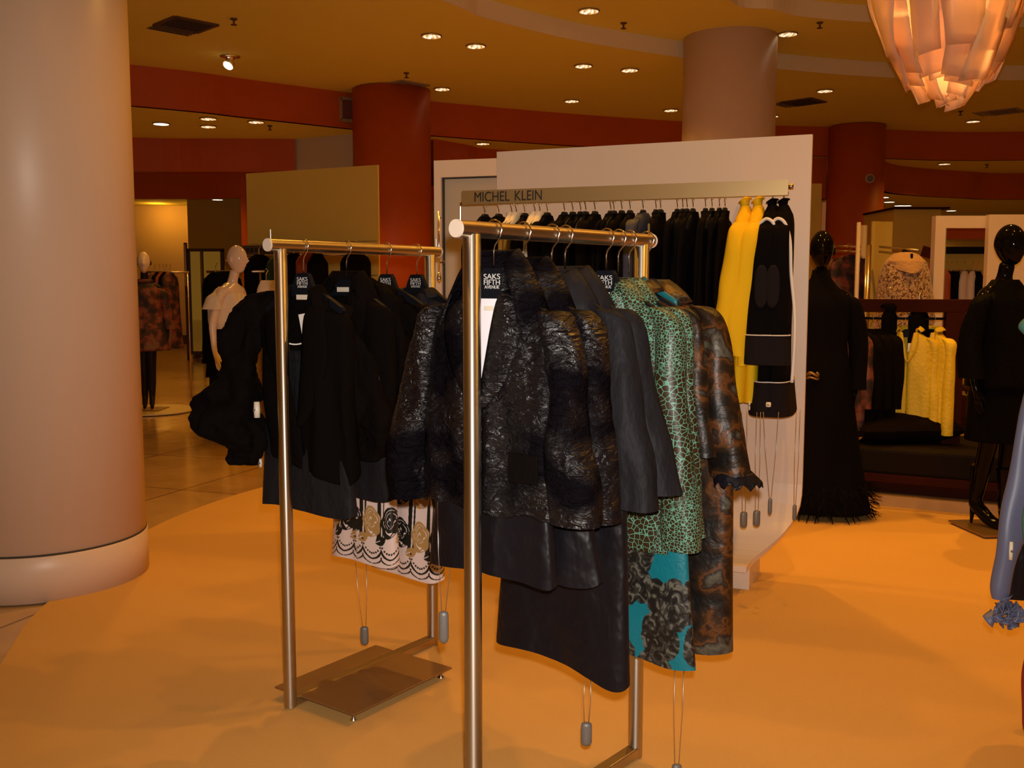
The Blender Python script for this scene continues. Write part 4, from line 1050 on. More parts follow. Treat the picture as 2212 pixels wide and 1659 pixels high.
mb = MB(); mb.tube([(0,0,1.93),(0,0,1.55)], .006, 10).tube([(0,0,1.58),(0,0,1.55),(0,0,1.53),(0,0,1.515)], [.006,.014,.014,.004], 14).tube([(0,0,1.90),(0,.10,1.90)],.008,10); mb.build('rod', chrome_m, t, True)
mb = MB(); mb.tube([(.02,.0,1.635),(.035,.0,1.635)],.014,14).tube([(.0,0,1.635),(.03,0,1.635)],.004,8); mb.build('knob', vent_m, t, True)

# ------------------------------------------------------------------ left background
# olive partition panel
b0 = at(537,376,10.5); b1 = at(821,357,9.75); v = Vector((b1.x-b0.x,b1.y-b0.y,0)); vz = math.atan2(v.y,v.x); W_ = v.length; H = (b0.z+b1.z)/2
t = thing('partition', 'large plain olive beige partition panel behind the left rack', 'display panel', (b0.x,b0.y,0), vz)
mb = MB()
mb.box((W_/2,-.03,H/2),(W_/2,.010,H/2)); mb.build('panel', wall_m, t)
for zz in (1.93,1.60): mb = MB(); mb.box((W_/2,-.042,zz),(W_/2-.02,.002,.004)); mb.build('groove', bar_m, t)
t2_ = thing('name_rail', 'dark name rail fixed to the olive partition panel', 'clothes rail', (b0.x,b0.y,0), vz)
mb = MB(); mb.box((.35,-.16,1.86),(.42,.004,.05)); mb.build('name_strip', vent_m, t2_)
for k in range(9): 
    mb = MB(); mb.box((.0+.055*k,-.166,1.86),(.014+.004*(k%2),.002,.022)); mb.build('letter', blkletter_m, t2_)
mb = MB(); mb.box((.9,-.1,1.86),(.012,.06,.012)).box((-.0,-.1,1.86),(.012,.06,.012)); mb.build('bracket', steelbar_m, t2_)
mb = MB(); mb.tube([(-.05,-.20,1.80),(W_*.85,-.20,1.80)], .012, 10); mb.build('rod', steelbar_m, t2_, True)
def bg_cloth(px, py0, Y, L, W, m, lab, b=.05, rz=0.0, sl=None, group=None, cat='garment', name='garment', hw=None):
    p = at(px, py0, Y); t = far_garment(lab, p+Vector((0,0,.13)), rz, m, W, L+.13, hw or W*1.05, b, px*.3, group, slv=sl, cat=cat, name=name, col=None, nz=14, nt=28)
    hk = MB(); hk.tube([(0,0,-.13),(0,0,-.02),(.02,0,.02),(.0,0,.035)], .004, 5); hk.build('hanger_hook', chrome_m, t); return t
for a in [(560,562,9.9,.62,.15,matteblack_m,'black dress on the dark name rail just right of the white mannequin face'),
          (600,565,9.9,.7,.12,green_m,'dark green dress behind the near post of the left rack'),
          (635,560,9.75,.55,.14,matteblack_m,'black top right of the near post of the left rack, far background'),
          (668,556,9.7,.6,.13,rust_m,'rust red dress seen above the nearest hanger of the left rack'),
          (686,560,9.6,.6,.10,matteblack_m,'thin strapped black top seen above the second hanger of the left rack'),
          (768,556,9.62,.7,.15,matteblack_m,'black jacket seen above the second hanger of the left rack')]:
    bg_cloth(*a, rz=vz+.85, group='clothes on the olive partition')
for px in (575,597):
    bg_cloth(px, 618, 9.6, .5, .09, cream_cloth, ['tan blouse beside the white mannequin chest','paler tan blouse behind the near post of the left rack'][px>580], group='tan blouses', cat='blouse', name='blouse')
# rack with black dresses behind the white mannequin
p = at(447,587,10.0); p2 = at(572,583,9.8)
t = thing('clothes_rail', 'thin brass clothes rail behind the white mannequin', 'clothes rail', (p.x,p.y,0), math.atan2(p2.y-p.y,p2.x-p.x))
wL = (p2-p).length; mb = MB(); mb.tube([(0,0,p.z),(wL,0,p.z)], .014, 10); mb.build('rod', steelbar_m, t, True)
for x in (.05,wL-.05): mb = MB(); mb.tube([(x,0,0),(x,0,p.z)], .014, 10); mb.build('post', steelbar_m, t, True)
bg_cloth(466,600,9.95,.85,.13,matteblack_m,'long black dress at the left end of the brass rail behind the white mannequin',.05,.5,hw=.16,group='black dresses by the white mannequin',name='dress',cat='dress')
bg_cloth(487,598,9.8,.98,.16,matteblack_m,'longer black dress right behind the white mannequin',.05,.5,hw=.22,group='black dresses by the white mannequin',name='dress',cat='dress')
t = thing('plinth', 'small beige plinth below the black dresses', 'plinth', at(472,830,10.3)*1, 0); t.location.z = 0
mb = MB(); mb.box((0,0,.35),(.06,.12,.35)); mb.build('block', wall_m, t, bevel=.004)
# mirror against the far wall and light pole
m0 = at(412,757,20.5); m1 = at(486,757,20.5)
t = thing('standing_mirror', 'tall dark framed mirror in the far left background', 'mirror', (m0.x,20.5,0), 0); mw = m1.x-m0.x; mh = at(412,540,20.5).z
zb_ = .12
for s in ((0,.03),(mw,.03)): mb = MB(); mb.box((s[0],0,(mh+zb_)/2),(.035,.03,(mh-zb_)/2)); mb.build('frame_side', vent_m, t)
for z in (zb_,mh): mb = MB(); mb.box((mw/2,0,z),(mw/2+.035,.03,.03)); mb.build('frame_rail', vent_m, t)
mb = MB(); mb.box((mw/2,.02,(mh+zb_)/2),(mw/2,.006,(mh-zb_)/2)); mb.build('glass', mirror_m, t)
mb = MB(); 
for x in (.1,mw-.1): mb.box((x,.1,.06),(.03,.2,.06))
mb.build('foot', vent_m, t)
q = at(407,735,20); t = thing('upright_pole', 'thin dark pole with a pale top beside the far mirror', 'pole', (q.x,20,0))
mb = MB(); mb.tube([(0,0,0),(0,0,2.35)], .035, 10); mb.build('post', vent_m, t, True)
mb = MB(); mb.tube([(-.0,-.03,1.5),(0,-.03,2.32)], .018, 8); mb.build('edge_strip', cream_m, t, True)
# rack of dark clothes far left
p = at(318,588,13.4); t = thing('clothes_rail', 'thin clothes rail with dark clothes behind the coated mannequin', 'clothes rail', (p.x,13.4,0))
mb = MB(); mb.tube([(0,0,p.z),(.56,0,p.z)], .014, 10); mb.build('rod', steelbar_m, t, True)
for x in (.02,.54): mb = MB(); mb.tube([(x,.0,0),(x,.0,p.z)], .012, 8); mb.build('post', steelbar_m, t, True)
for i,(px,m,L) in enumerate(((334,printcoat_m,.85),(344,matteblack_m,.9),(352,rust_m,.92),(359,matteblack_m,.95),(367,printcoat_m,.97))):
    bg_cloth(px, 597, 13.4, L, .13, m, ['patterned dark dress nearest the coated mannequin on the far rail','black garment second along the far left rail','rust red garment in the middle of the far left rail','black garment second from the right of the far left rail','brown patterned dress at the right end of the far left rail'][i], .045, 1.0, group='clothes on the far left rail', hw=.18)
# low round platform under the coated mannequin
c = on(325,887,0); 
mb = MB(); mb.lathe([(.52,0),(.52,.012),(.50,.018)], (c.x,c.y,0), 64); tag(mb.build('display_disc', mat('pale_stone',(.62,.48,.28),.3)), 'pale round floor disc under the coated mannequin', 'platform')

# ------------------------------------------------------------------ mannequins
def mannequin(label, loc, rz, m, head=.105, H=1.83, nose=True, arms=((1,'down'),(-1,'down')), legm=None, lean=0, stride=.0, name='mannequin', legs=True, gap=.09):
    """faces local -y; height H"""
    t = thing(name, label, 'mannequin', loc, rz); k = H/1.83
    V = [(0,0,.98),(0,-.005,1.12),(0,.005,1.30),(0,.012,1.44),(0,.012,1.50),(0,-.002,1.57),(0,-.012,1.62)]
    R = [(.150,.105),(.112,.085),(.135,.095),(.10,.075),(.048,.048),(.043,.045),(.05,.055)]
    E = [(0,1),(1,2),(2,3),(3,4),(4,5),(5,6)]
    for s,_ in arms:
        i = len(V); V += [(s*.155,.01,1.42),(s*.195,.012,1.34),(s*.225,.03,1.12),(s*.232,-.005,.90),(s*.226,-.03,.82)]; R += [(.05,.052),(.044,.046),(.036,.038),(.024,.026),(.022,.034)]
        E += [(3,i),(i,i+1),(i+1,i+2),(i+2,i+3),(i+3,i+4)]
        f = len(V)
        for j,(dx,ln) in enumerate(((-.020,.062),(-.007,.078),(.006,.072),(.018,.058))):
            V += [(s*.224,-.03+dx,.775),(s*.220,-.045+dx*1.1,.775-ln*.9)]; R += [(.0085,.0085),(.006,.006)]; E += [(i+4,f+2*j),(f+2*j,f+2*j+1)]
        V += [(s*.206,-.055,.80),(s*.198,-.068,.765)]; R += [(.009,.009),(.007,.007)]; E += [(i+4,f+8),(f+8,f+9)]
    if legs:
        for s in (1,-1):
            i = len(V); st = stride*s
            V += [(s*gap,0,.88),(s*gap,-.01-st*.4,.52),(s*gap*.95,.02-st*.7,.30),(s*gap*.9,.025-st,.13)]; R += [(.085,.085),(.056,.058),(.050,.052),(.032,.036)]
            E += [(0,i),(i,i+1),(i+1,i+2),(i+2,i+3)]
            f = len(V); V += [(s*gap*.9,-.05-st,.055),(s*gap*.95,-.13-st,.02)]; R += [(.032,.030),(.030,.016)]; E += [(i+3,f),(f,f+1)]
    V = [(x*k, y*k + lean*max(0,z-1), z*k) for x,y,z in V]; R = [(a*k,b*k) for a,b in R]
    skin('body', V, E, R, m, t, 2)
    # head: egg with brow, nose, lips and chin
    P = []; hz = 1.715*k
    for i in range(25):
        ph = -PI/2 + PI*i/24; row = []
        for q in range(32):
            a = 2*PI*q/32; cz = math.sin(ph); cr = math.cos(ph)
            x = .074*cr*math.cos(a)*(1+.10*cz); y = .098*cr*math.sin(a); z = .125*cz
            front = max(0,-math.sin(a))
            if z < 0: x *= 1+.30*z/.125*(.6+.4*front); y = y*(1+.16*z/.125) - .012*(-z/.125)
            f8 = front**24
            if nose:
                y -= .030*f8*math.exp(-((z+.020)/.018)**2) + .010*f8*math.exp(-((z-.01)/.03)**2)
                y -= .007*front**14*math.exp(-((z+.060)/.010)**2) + .010*front**5*math.exp(-((z+.10)/.018)**2)
                for ex in (.030,-.030): y += .009*front*math.exp(-(((x-ex)/.016)**2+((z-.012)/.014)**2))
            row.append(Vector((x*k, (y-.020)*k + lean*.7, z*k+hz)))
        P.append(row)
    mb = MB(); mb.grid(P, closed=True); mb.build('head', m, t, True)
    for s in (1,-1):
        mb = MB(); mb.ellipsoid((s*.075*k,-.005+lean*.7,1.71*k),(.010,.018,.030),12,8); mb.build('ear', m, t, True)
    return t
def cloth(name, label, cat, loc, rz, tab, z0, z1, m, seed=0, amp=.012, freq=9, n=2.2, nz=30, nt=70, hemfn=None, group=None, sleeves=None, rough=0, closed_top=False, extra=None):
    t = thing(name, label, cat, loc, rz, group)
    shell(Tor(tab, n), z0, z1, nz, nt, seed, amp, freq, None, hemfn, rough).build('body', m, t, True, solid=.004)
    for sl in sleeves or []: sleeve(sl, seed+sl[0][0]*9, .006, 24, rough).build('sleeve', m, t, True)
    return t
# white mannequin (profile to the right)
hp = at(513,570,9.3); loc = (hp.x-.10, 9.3, -.0)
wm = mannequin('glossy white mannequin in cream blouse and black skirt, facing right, left of the left rack', loc, 1.25, bust_m, H=1.86, lean=-.13)
bl = [(1.49,.075,.07,0),(1.46,.13,.10,0),(1.42,.17,.13,0),(1.30,.19,.155,0),(1.17,.18,.15,0),(1.10,.165,.14,0)]
cloth('blouse','sleeveless cream blouse on the white mannequin','blouse',loc,1.25,bl,1.49,1.10,cream_cloth,3,.035,16,sleeves=[[(s*.15,0,1.44,.03,.04),(s*.19,.01,1.40,.05,.07),(s*.205,.025,1.34,.055,.085),(s*.215,.035,1.285,.058,.10)] for s in (1,-1)])
sleeve_cap = [[(s*.14,0,1.46,.02,.03),(s*.19,.0,1.42,.05,.06),(s*.225,.0,1.36,.06,.085),(s*.25,.0,1.30,.065,.10)] for s in (1,-1)]
cloth('skirt','long black skirt on the white mannequin','skirt',loc,1.25,[(1.16,.15,.11,0),(1.0,.18,.14,0),(.55,.21,.17,0)],1.16,.50,matteblack_m,4,.01,9)
# coated mannequin far left
q = on(322,884,.02); loc = (q.x,q.y,.03)
mannequin('white headed mannequin in a rust patterned coat and dark tights, behind the large pillar', loc, .3, tights_m, H=1.86, gap=.045, stride=.02)
hd = [o for o in bpy.data.objects if o.name.startswith('head')][-1]; hd.data.materials[0] = bust_m
P = [[(s*.15,0,1.44,.03,.04),(s*.20,.0,1.38,.055,.06),(s*.235,.02,1.15,.06,.065),(s*.25,.0,.95,.055,.06)] for s in (1,-1)]
cloth('coat','knee length rust and black patterned coat on the far left mannequin','coat',loc,.3,[(1.52,.06,.06,0),(1.46,.14,.09,0),(1.40,.19,.12,0),(1.1,.19,.14,0),(.70,.27,.19,0)],1.52,.70,printcoat_m,6,.02,9,sleeves=P)
mb = MB(); mb.tube([Vector((.072*math.cos(a),.062*math.sin(a),1.52)) for a in np.linspace(0,2*PI,24)],.028,10); 
t = thing('scarf','dark folded scarf round the neck of the patterned coat','scarf',loc,.3); mb.build('loop', printcoat_m, t, True)
t = thing('mannequin_stand','dark square metal base plate of the far left mannequin','base plate',(q.x-.02,q.y,0),0); mb = MB(); mb.box((0,0,.022),(.20,.20,.004)); mb.build('plate', plate_m, t)
# black gloss mannequin with gown, centre right
q = on(1792,1112,0); hq = at(1775,545,q.y); loc = (hq.x, q.y, 0)
mannequin('gloss black mannequin in a long black gown beside the cream panel', loc, -.25, gloss_m, H=1.84, legs=False)
slv = [[(s*.15,0,1.44,.03,.04),(s*.20,.0,1.38,.055,.06),(s*.24,.02,1.15,.06,.065),(s*.245,.0,.93,.055,.06),(s*.24,-.02,.84,.06,.06)] for s in (1,-1)]
g = cloth('gown','long black gown with feathered hem on the mannequin beside the cream panel','gown',loc,-.25,[(1.60,.052,.052,0),(1.53,.065,.065,0),(1.46,.14,.09,0),(1.40,.20,.13,0),(1.12,.17,.13,0),(.95,.20,.16,0),(.45,.25,.19,.02),(.05,.30,.24,.05)],1.60,.045,matteblack_m,8,.014,9,sleeves=slv)
mb = MB(); random.seed(3)
for k in range(420):
    a = random.uniform(0,2*PI); z = random.uniform(.04,.24); r = .29+.1*(.24-z)
    b0_ = Vector((.05+r*math.cos(a),(r-.06)*math.sin(a),z)); d_ = Vector((math.cos(a)*.05+random.uniform(-.03,.03), math.sin(a)*.05+random.uniform(-.03,.03), random.uniform(-.07,.01))); e_ = b0_+d_; e_.z = max(.004,e_.z)
    s_ = Vector((-math.sin(a),math.cos(a),0))*.006; mb.add([b0_-s_,b0_+s_,e_+s_*.3,e_-s_*.3],[(0,1,2,3)])
tag(mb.build('feather_hem', feather_m, g, solid=.002), kind='stuff')
b_ = thing('bracelet','dark gold chain bracelet on the wrist of the gowned mannequin','bracelet',at(1756,808,q.y-.15)); mb = MB()
mb.tube([Vector((.032*math.cos(a),.03*math.sin(a),.01*math.sin(2*a))) for a in np.linspace(0,2*PI,24)],.009,8); mb.build('band', plate_m, b_, True)
mb = MB(); mb.tube([Vector((.034*math.cos(a),.032*math.sin(a),-.025+.006*math.sin(2*a))) for a in np.linspace(0,2*PI,24)],.007,8); mb.build('second_band', plate_m, b_, True)
# black gloss mannequin at the right
q = on(2120,1135,.03); loc = (at(2172,600,q.y).x, q.y, .035); rz_ = .45
mannequin('gloss black mannequin in sequinned jacket and high heeled boots near the right edge', loc, rz_, gloss_m, H=1.82, gap=.06, stride=.06)
slv = [[(s*.15,0,1.42,.03,.04),(s*.20,.0,1.36,.06,.065),(s*.25,.02,1.12,.07,.07),(s*.27,-.02,.92,.075,.08)] for s in (1,-1)]
cloth('jacket','black glittering sequinned jacket on the right hand mannequin','jacket',loc,rz_,[(1.50,.07,.07,0),(1.44,.14,.09,0),(1.38,.20,.13,0),(1.1,.19,.15,0),(.86,.22,.17,0)],1.50,.86,sequin_m,9,.02,9,sleeves=slv)
cloth('skirt','black sequinned skirt on the right hand mannequin','skirt',loc,rz_,[(.95,.17,.14,0),(.78,.20,.16,0),(.55,.20,.16,.0)],.95,.53,sequin_m,10,.012,9)
t = thing('mannequin_stand','dark bronze base plate under the boots of the right hand mannequin','base plate',(q.x+.12,q.y,0),.1)
mb = MB(); mb.box((0,-.02,.022),(.24,.20,.006)); mb.build('plate', plate_m, t, bevel=.002)
mb = MB(); mb.tube([(.04,.1,.02),(.04,.1,.30)], .008, 10); mb.build('support_rod', chrome_m, t, True)
for s in (1,-1):
    t = thing('boot', 'gloss black high heeled boot of the right hand mannequin, '+('right one in the photo' if s > 0 else 'left one in the photo'), 'boot', loc, rz_, 'high heeled boots')
    st = .06*s; x = s*.054
    bm = smoothline([Vector((x*1.02,.02-st*.75,.36)),Vector((x,.030-st,.20)),Vector((x,.032-st,.12)),Vector((x,-.02-st,.075)),Vector((x,-.08-st,.035)),Vector((x*1.03,-.145-st,.022)),Vector((x*1.03,-.175-st,.016))], 6)
    rr = [ .056,.040,.040,.040,.036,.028,.012]; rl = [v_[0] for v_ in smoothline([Vector((r_,0,0)) for r_ in rr],6)]
    mb = MB(); mb.tube(bm, rl, 18); mb.v = [(a,b,max(c,-.006)) for a,b,c in mb.v]; mb.build('shaft', gloss_m, t, True)
    mb = MB(); mb.tube([(x,.050-st,.10),(x,.058-st,-.006)], [.018,.008], 12); mb.build('heel', gloss_m, t, True)
# ------------------------------------------------------------------ right background
# dark wooden frame with hanging rod and low bench
fa = at(1822,650,7.1); fb = at(2118,664,6.9)
v = Vector((fb.x-fa.x,fb.y-fa.y,0)); W_ = v.length; vz = math.atan2(v.y,v.x); zt_ = (at(1822,638,7.1).z+at(2110,655,6.9).z)/2
t = thing('wooden_frame', 'dark wooden hanging frame with a thick top beam, behind the two black mannequins', 'clothes rack', (fa.x,fa.y,0), vz)
mb = MB(); mb.box((W_/2,0,zt_-.045),(W_/2,.045,.045)); mb.build('top_beam', darkwood_m, t, bevel=.004)
mb = MB(); mb.tube([(0,0,zt_-.135),(W_,0,zt_-.135)], .009, 10); mb.build('hanging_rod', blackpl_m, t, True)
xp = (at(2055,700,6.95)-fa).length
for x in (.02, xp): mb = MB(); mb.box((x,0,(zt_-.09)/2),(.062 if x > .1 else .03,.045,(zt_-.09)/2)); mb.build('post', darkwood_m, t, bevel=.003)
ZR = zt_-.135
# black hanging things between beam and shirts
for i,(px,w_) in enumerate(((1922,.055),(1985,.075))):
    bg_cloth(px, 672, 7.0, .27, w_, matteblack_m, ['small black bag like top hanging under the beam, left one','wider black top hanging under the beam, right one'][i], .04, .3, group='black tops under the beam', name='top', cat='top')
# jackets on the rod
for i,px in enumerate((1840,1861,1882,1902)):
    p = at(px,676,7.05); p.z = ZR
    make_hanger('black hanger on the wooden frame, '+['first from the left','second from the left','third from the left','fourth from the left'][i], p, vz-1.05, group='hangers on the wooden frame', detail=False, w=.15, drop=.06)
    far_garment('dark brown jacket on the wooden frame, '+['leftmost','second from the left','third from the left','nearest the yellow blouses'][i], p, vz-1.05, velvet_m if i%2 else printcoat_m if i==0 else velvet_m, .18, .78, .17, .045, i*3.3, 'dark jackets on the wooden frame', slv=.62)
for i,(px,rz_) in enumerate(((1965,-.25),(2015,-.95))):
    p = at(px,680,6.98); p.z = ZR
    make_hanger('black hanger of the '+['left','right'][i]+' yellow blouse on the wooden frame', p, vz+rz_, group='hangers on the wooden frame', detail=False, w=.15, drop=.06)
    yb,_ = jacket(['yellow crinkled blouse facing the camera on the wooden frame','yellow crinkled blouse hanging edge-on beside the post'][i], p, vz+rz_, yellow2_m, W=.17, L=.77, hw=.17, b=.042, V=.30, gtop=.04, cuff=.185, slv=.80 if i else .72, col=(.04,.03), lap=.04, seed=i*5+3, name='blouse', cat='blouse', group='yellow blouses', nz=26, nt=60, srx=.038, sry=.038, amp=.012, zn=-.095, zs=-.150)
    if not i: label_patch(yb, .015, -.035, -.20, .016, .03, paper_m, 'paper_tag')
# bench
ba = on(1832,1088,0); bb = on(2190,1122,0); v = Vector((bb.x-ba.x,bb.y-ba.y,0)); W_ = v.length+.1; bz = math.atan2(v.y,v.x)
t = thing('bench', 'low dark daybed bench on a wooden base behind the black mannequins', 'bench', (ba.x,ba.y,0), bz)
mb = MB(); mb.box((W_/2,.45,.04),(W_/2,.45,.04)); mb.build('plinth', stone_m, t)
mb = MB(); mb.box((W_/2,.52,.12),(W_/2-.1,.40,.045)); mb.build('base', darkwood_m, t)
mb = MB(); mb.box((W_/2,.48,.195),(W_/2,.46,.030)); mb.build('rail', darkwood_m, t, bevel=.003)
mb = MB(); mb.box((W_/2,.48,.31),(W_/2,.46,.085)); mb.build('mattress', bench_m, t, bevel=.02)
# cushion
P = []
c = at(1955,960,7.15)
def pillow(label, c, w, d, h, rz, m):
    t = thing('cushion', label, 'cushion', c, rz); mb = MB(); G = 24
    for sgn in (1,-1):
        P = []
        for i in range(G+1):
            u = -1+2*i/G; row = []
            for j in range(G+1):
                q = -1+2*j/G; pinch = 1-.07*(1-abs(u))*abs(q)**2
                hh = h*max(0,(1-u**4))**.6*max(0,(1-q**4))**.6*(.75+.25*math.cos(u*1.6)*math.cos(q*1.6))
                row.append(Vector((u*w*(1-.06*(1-q*q)**1*0-.05*(1-abs(q))), q*d*pinch, sgn*hh + .008*noise.noise(Vector((u*3,q*3,1))))))
            P.append(row)
        mb.grid(P, flip=sgn < 0)
    mb.build('cover', m, t, True); return t
pillow('large plump black cushion on the dark bench', (at(1945,960,7.05).x,7.05,.50), .37, .26, .115, .05, cushion_m)
pillow('second black cushion mostly hidden behind the gowned mannequin', (at(1845,950,7.3).x,7.3,.50), .16, .22, .11, .3, cushion_m)
# leopard coat on a stand
q = at(1952,640,8.3)
mb = MB(); t = thing('fur_coat', 'short leopard spotted fur cape with a tan collar, above the wooden beam', 'coat', (q.x,8.3,0), 0)
slv = None
T = Tor([(1.765,.05,.05,0),(1.74,.12,.09,0),(1.69,.17,.12,0),(1.58,.205,.14,0),(1.38,.235,.16,.01),(1.10,.24,.16,.01)],2.2)
shell(T, 1.765, 1.10, 40, 90, 4, .012, 14, None, None, .004).build('body', leopard_m, t, True)
T3 = Tor([(1.775,.045,.045,0),(1.76,.10,.08,0),(1.70,.16,.13,0),(1.64,.15,.15,0),(1.60,.12,.16,0)],2.2)
shell(T3, 1.775, 1.60, 18, 80, 6, .012, 14, None, lambda c,th: .05*abs(c)**1.5, .006).build('collar', tanfur_m, t, True)
mb = MB(); mb.box((.0,-.02,1.775),(.03,.02,.014), M=Matrix.Rotation(.3,3,'Y')).box((.01,-.11,1.73),(.008,.008,.03)); mb.build('bow', blackpl_m, t)
t = thing('coat_stand', 'black stand carrying the leopard spotted cape', 'stand', (q.x,8.3,0)); mb = MB(); mb.tube([(0,0,.02),(0,0,1.72)],.02,12); mb.build('post', blackpl_m, t, True)
mb = MB(); mb.box((0,0,.01),(.17,.17,.01)); mb.build('base', blackpl_m, t)
# curved cream screens and rail behind
def screen(px, Yw, pyt, w, label, m, curve=.12, rz=0):
    p = at(px,pyt,Yw); t = thing('curved_screen', label, 'display panel', (p.x,Yw,0), rz); P = []
    for z in (0,p.z*.5,p.z): P.append([Vector((w*k/10, curve*math.sin(PI*k/20), z)) for k in range(11)])
    mb = MB(); mb.grid(P); mb.build('panel', m, t, True, solid=.03); return t
screen(1856,9.0,480,.28,'tall beige screen with a chrome post, behind the wooden frame, left leaf',cream_m,.45,.1)
screen(1885,9.15,478,.19,'tall curved olive screen just right of the chrome post',olive_m,.10,-.2)
q = at(1874,600,8.9); t = thing('chrome_post', 'shiny vertical chrome post between the beige screens', 'post', (q.x,8.9,0)); mb = MB(); mb.tube([(0,0,0),(0,0,1.86)],.026,18); mb.build('tube', chrome_m, t, True)
for i,(pa,pb,Y0,Y1) in enumerate((((1795,531),(1858,533),9.6,9.3),((1900,533),(1985,541),9.0,8.6))):
    a,b = at(*pa,Y0), at(*pb,Y1); t = thing('clothes_rail', ['double brass rail between the gowned mannequin and the beige screen','double brass rail above the leopard cape'][i], 'clothes rail', a)
    d = b-a
    for dz in (0,-.045): mb = MB(); mb.tube([(0,0,dz),d+Vector((0,0,dz))],.010,10); mb.build('rod', steelbar_m, t, True)
    if i: 
        mb = MB(); M_ = Matrix.Rotation(-.35,3,'Z'); mb.box(d+Vector((.11,-.02,-.03)),(.095,.008,.045), M=Matrix.Rotation(.28,3,'Y')); mb.build('sign_plate', darkwood_m, t)
p = at(1835,533,9.42)
make_hanger('black hanger right of the gowned mannequin head', p, .2, group=None, detail=False, w=.19, drop=.06)
far_garment('dark rust patterned jacket hanging right behind the gowned mannequin', p, .2, printcoat_m, .22, .85, .22, .05, 5, None, slv=.6)
bg_cloth(2018,585,8.9,.6,.14,rust_m,'rust brown jacket half hidden behind the leopard cape',.05,-.6,name='jacket',cat='jacket')
# beige fitting room block
a,b = at(1932,452,14.0), at(2024,452,14.0)
t = thing('fitting_room_block', 'plain beige boxed wall block with a dark top edge behind the leopard cape', 'partition', (a.x,14,0)); mb = MB(); h_ = a.z
mb.box(((b.x-a.x)/2+.03,.6,h_/2),((b.x-a.x)/2+.03,.6,h_/2)); mb.build('walls', wall_m, t)
mb = MB(); mb.box(((b.x-a.x)/2+.06,.55,h_+.012),((b.x-a.x)/2+.09,.62,.014)); mb.build('top_edge', darkwood_m, t)
# white shelf blocks behind the clothes
t = thing('shelf_ledge', 'low white ledge on the floor behind the dark jackets', 'ledge', (at(1828,900,9.6).x,9.6,0)); mb = MB(); mb.box((.22,0,.24),(.25,.15,.055)).box((.22,.05,.09),(.2,.1,.095)); mb.build('block', cream_m, t)
# mirror frame left open, its reflection built as solids behind it
fl_ = at(2022,466,8.3); frt = at(2141,464,8.3); H = fl_.z
t = thing('mirror_frame', 'cream mitred mirror frame, left open without glass, near the right edge', 'frame', (fl_.x,8.3,0))
w0 = .085; W2 = frt.x-fl_.x; th_ = .10
prism('frame_side', [(0,0),(w0,0),(w0,H-th_),(0,H)], 0, .08, cream_m, t)
prism('frame_top', [(0,H),(w0,H-th_),(W2,H-th_),(W2,H)], 0, .08, cream_m, t)
mb = MB(); mb.box((w0+.004,.01,(H-th_)/2),(.004,.012,(H-th_)/2)); mb.build('edge_strip', chrome_m, t)
wl = at(2140,463,8.2); t = thing('partition', 'plain cream panel above the head of the right hand mannequin', 'display panel', (wl.x,8.25,0)); mb = MB(); mb.box((.45,0,(wl.z)/2+.6),(.45,.03,(wl.z)/2-.6)); mb.build('panel', cream_m, t)
mb = MB(); mb.box((.85,0,.6),(.04,.03,.6)); mb.build('leg', cream_m, t)
# things reflected in the mirror, built as solids behind the open frame
def slab(name, lab, cat, p0, p1, Y, dep, m):
    a = at(*p0,Y); b = at(*p1,Y); t = thing(name, lab, cat, ((a.x+b.x)/2,Y,min(a.z,b.z))); mb = MB(); h = abs(a.z-b.z)
    mb.box((0,dep/2,h/2),(abs(b.x-a.x)/2,dep/2,h/2)); mb.build('body', m, t); return t
struct(slab('x','', None, (2030,487),(2160,516), 12.0, .1, wood_m).children[0], 'orange beam built as a mirror reflection'); 
o = bpy.data.objects['x']; o.name = 'trim_10'; o['kind'] = 'structure'; o['label'] = 'orange beam built as a mirror reflection behind the cream frame'
slab('curved_canopy','dark curved canopy edge built as a mirror reflection behind the cream frame','canopy',(2030,533),(2158,548),11.3,.12,blackpl_m)
slab('partition','olive panel with a lettered strip, built as a mirror reflection behind the frame','display panel',(2030,546),(2128,900),11.4,.05,wall_m)
st = slab('name_strip','strip of mirrored black lettering above the cream tops, built as a reflection','sign',(2034,583),(2122,592),11.2,.19,bar_m)
tx = text('lettering','FAENT  LAOAL', .05, blkletter_m, st, (.02,-.006,.024), (PI/2,0,0), .001, -1.0)
for i,(px,m_) in enumerate(((2044,matteblack_m),(2054,matteblack_m),(2065,matteblack_m),(2083,cream_cloth),(2101,cream_cloth),(2112,matteblack_m))):
    bg_cloth(px, 597, 10.9, .75, .11, m_, ['black top leftmost under the lettered strip','black top second under the lettered strip','black top third, beside the cream tops','left cream top hanging under the lettered strip','right cream top hanging under the lettered strip','black top right of the cream tops'][i], .05, .9, group='tops built as mirror reflections', name='top', cat='top')
for i,px in enumerate((2086,2104)):
    bg_cloth(px, 703, 9.6, .62, .13, yellow2_m, ['left yellow blouse built as a mirror reflection','right yellow blouse built as a mirror reflection'][i], .05, .5, group='yellow blouses built as mirror reflections', name='blouse', cat='blouse')
sh = slab('shelf_unit','dark wooden shelf bench built as a mirror reflection, with shoes on top','shelf',(2030,850),(2112,890),9.2,.4,darkwood_m); sh.location.z = 0
for ch in sh.children: ch.location.z = .28
mb = MB(); mb.box((0,.2,.14),(.17,.16,.14)); mb.build('base', darkwood_m, sh)
mb = MB(); mb.box((0,.1,.10),(.20,.14,.03)); mb.build('ledge', cream_m, sh)
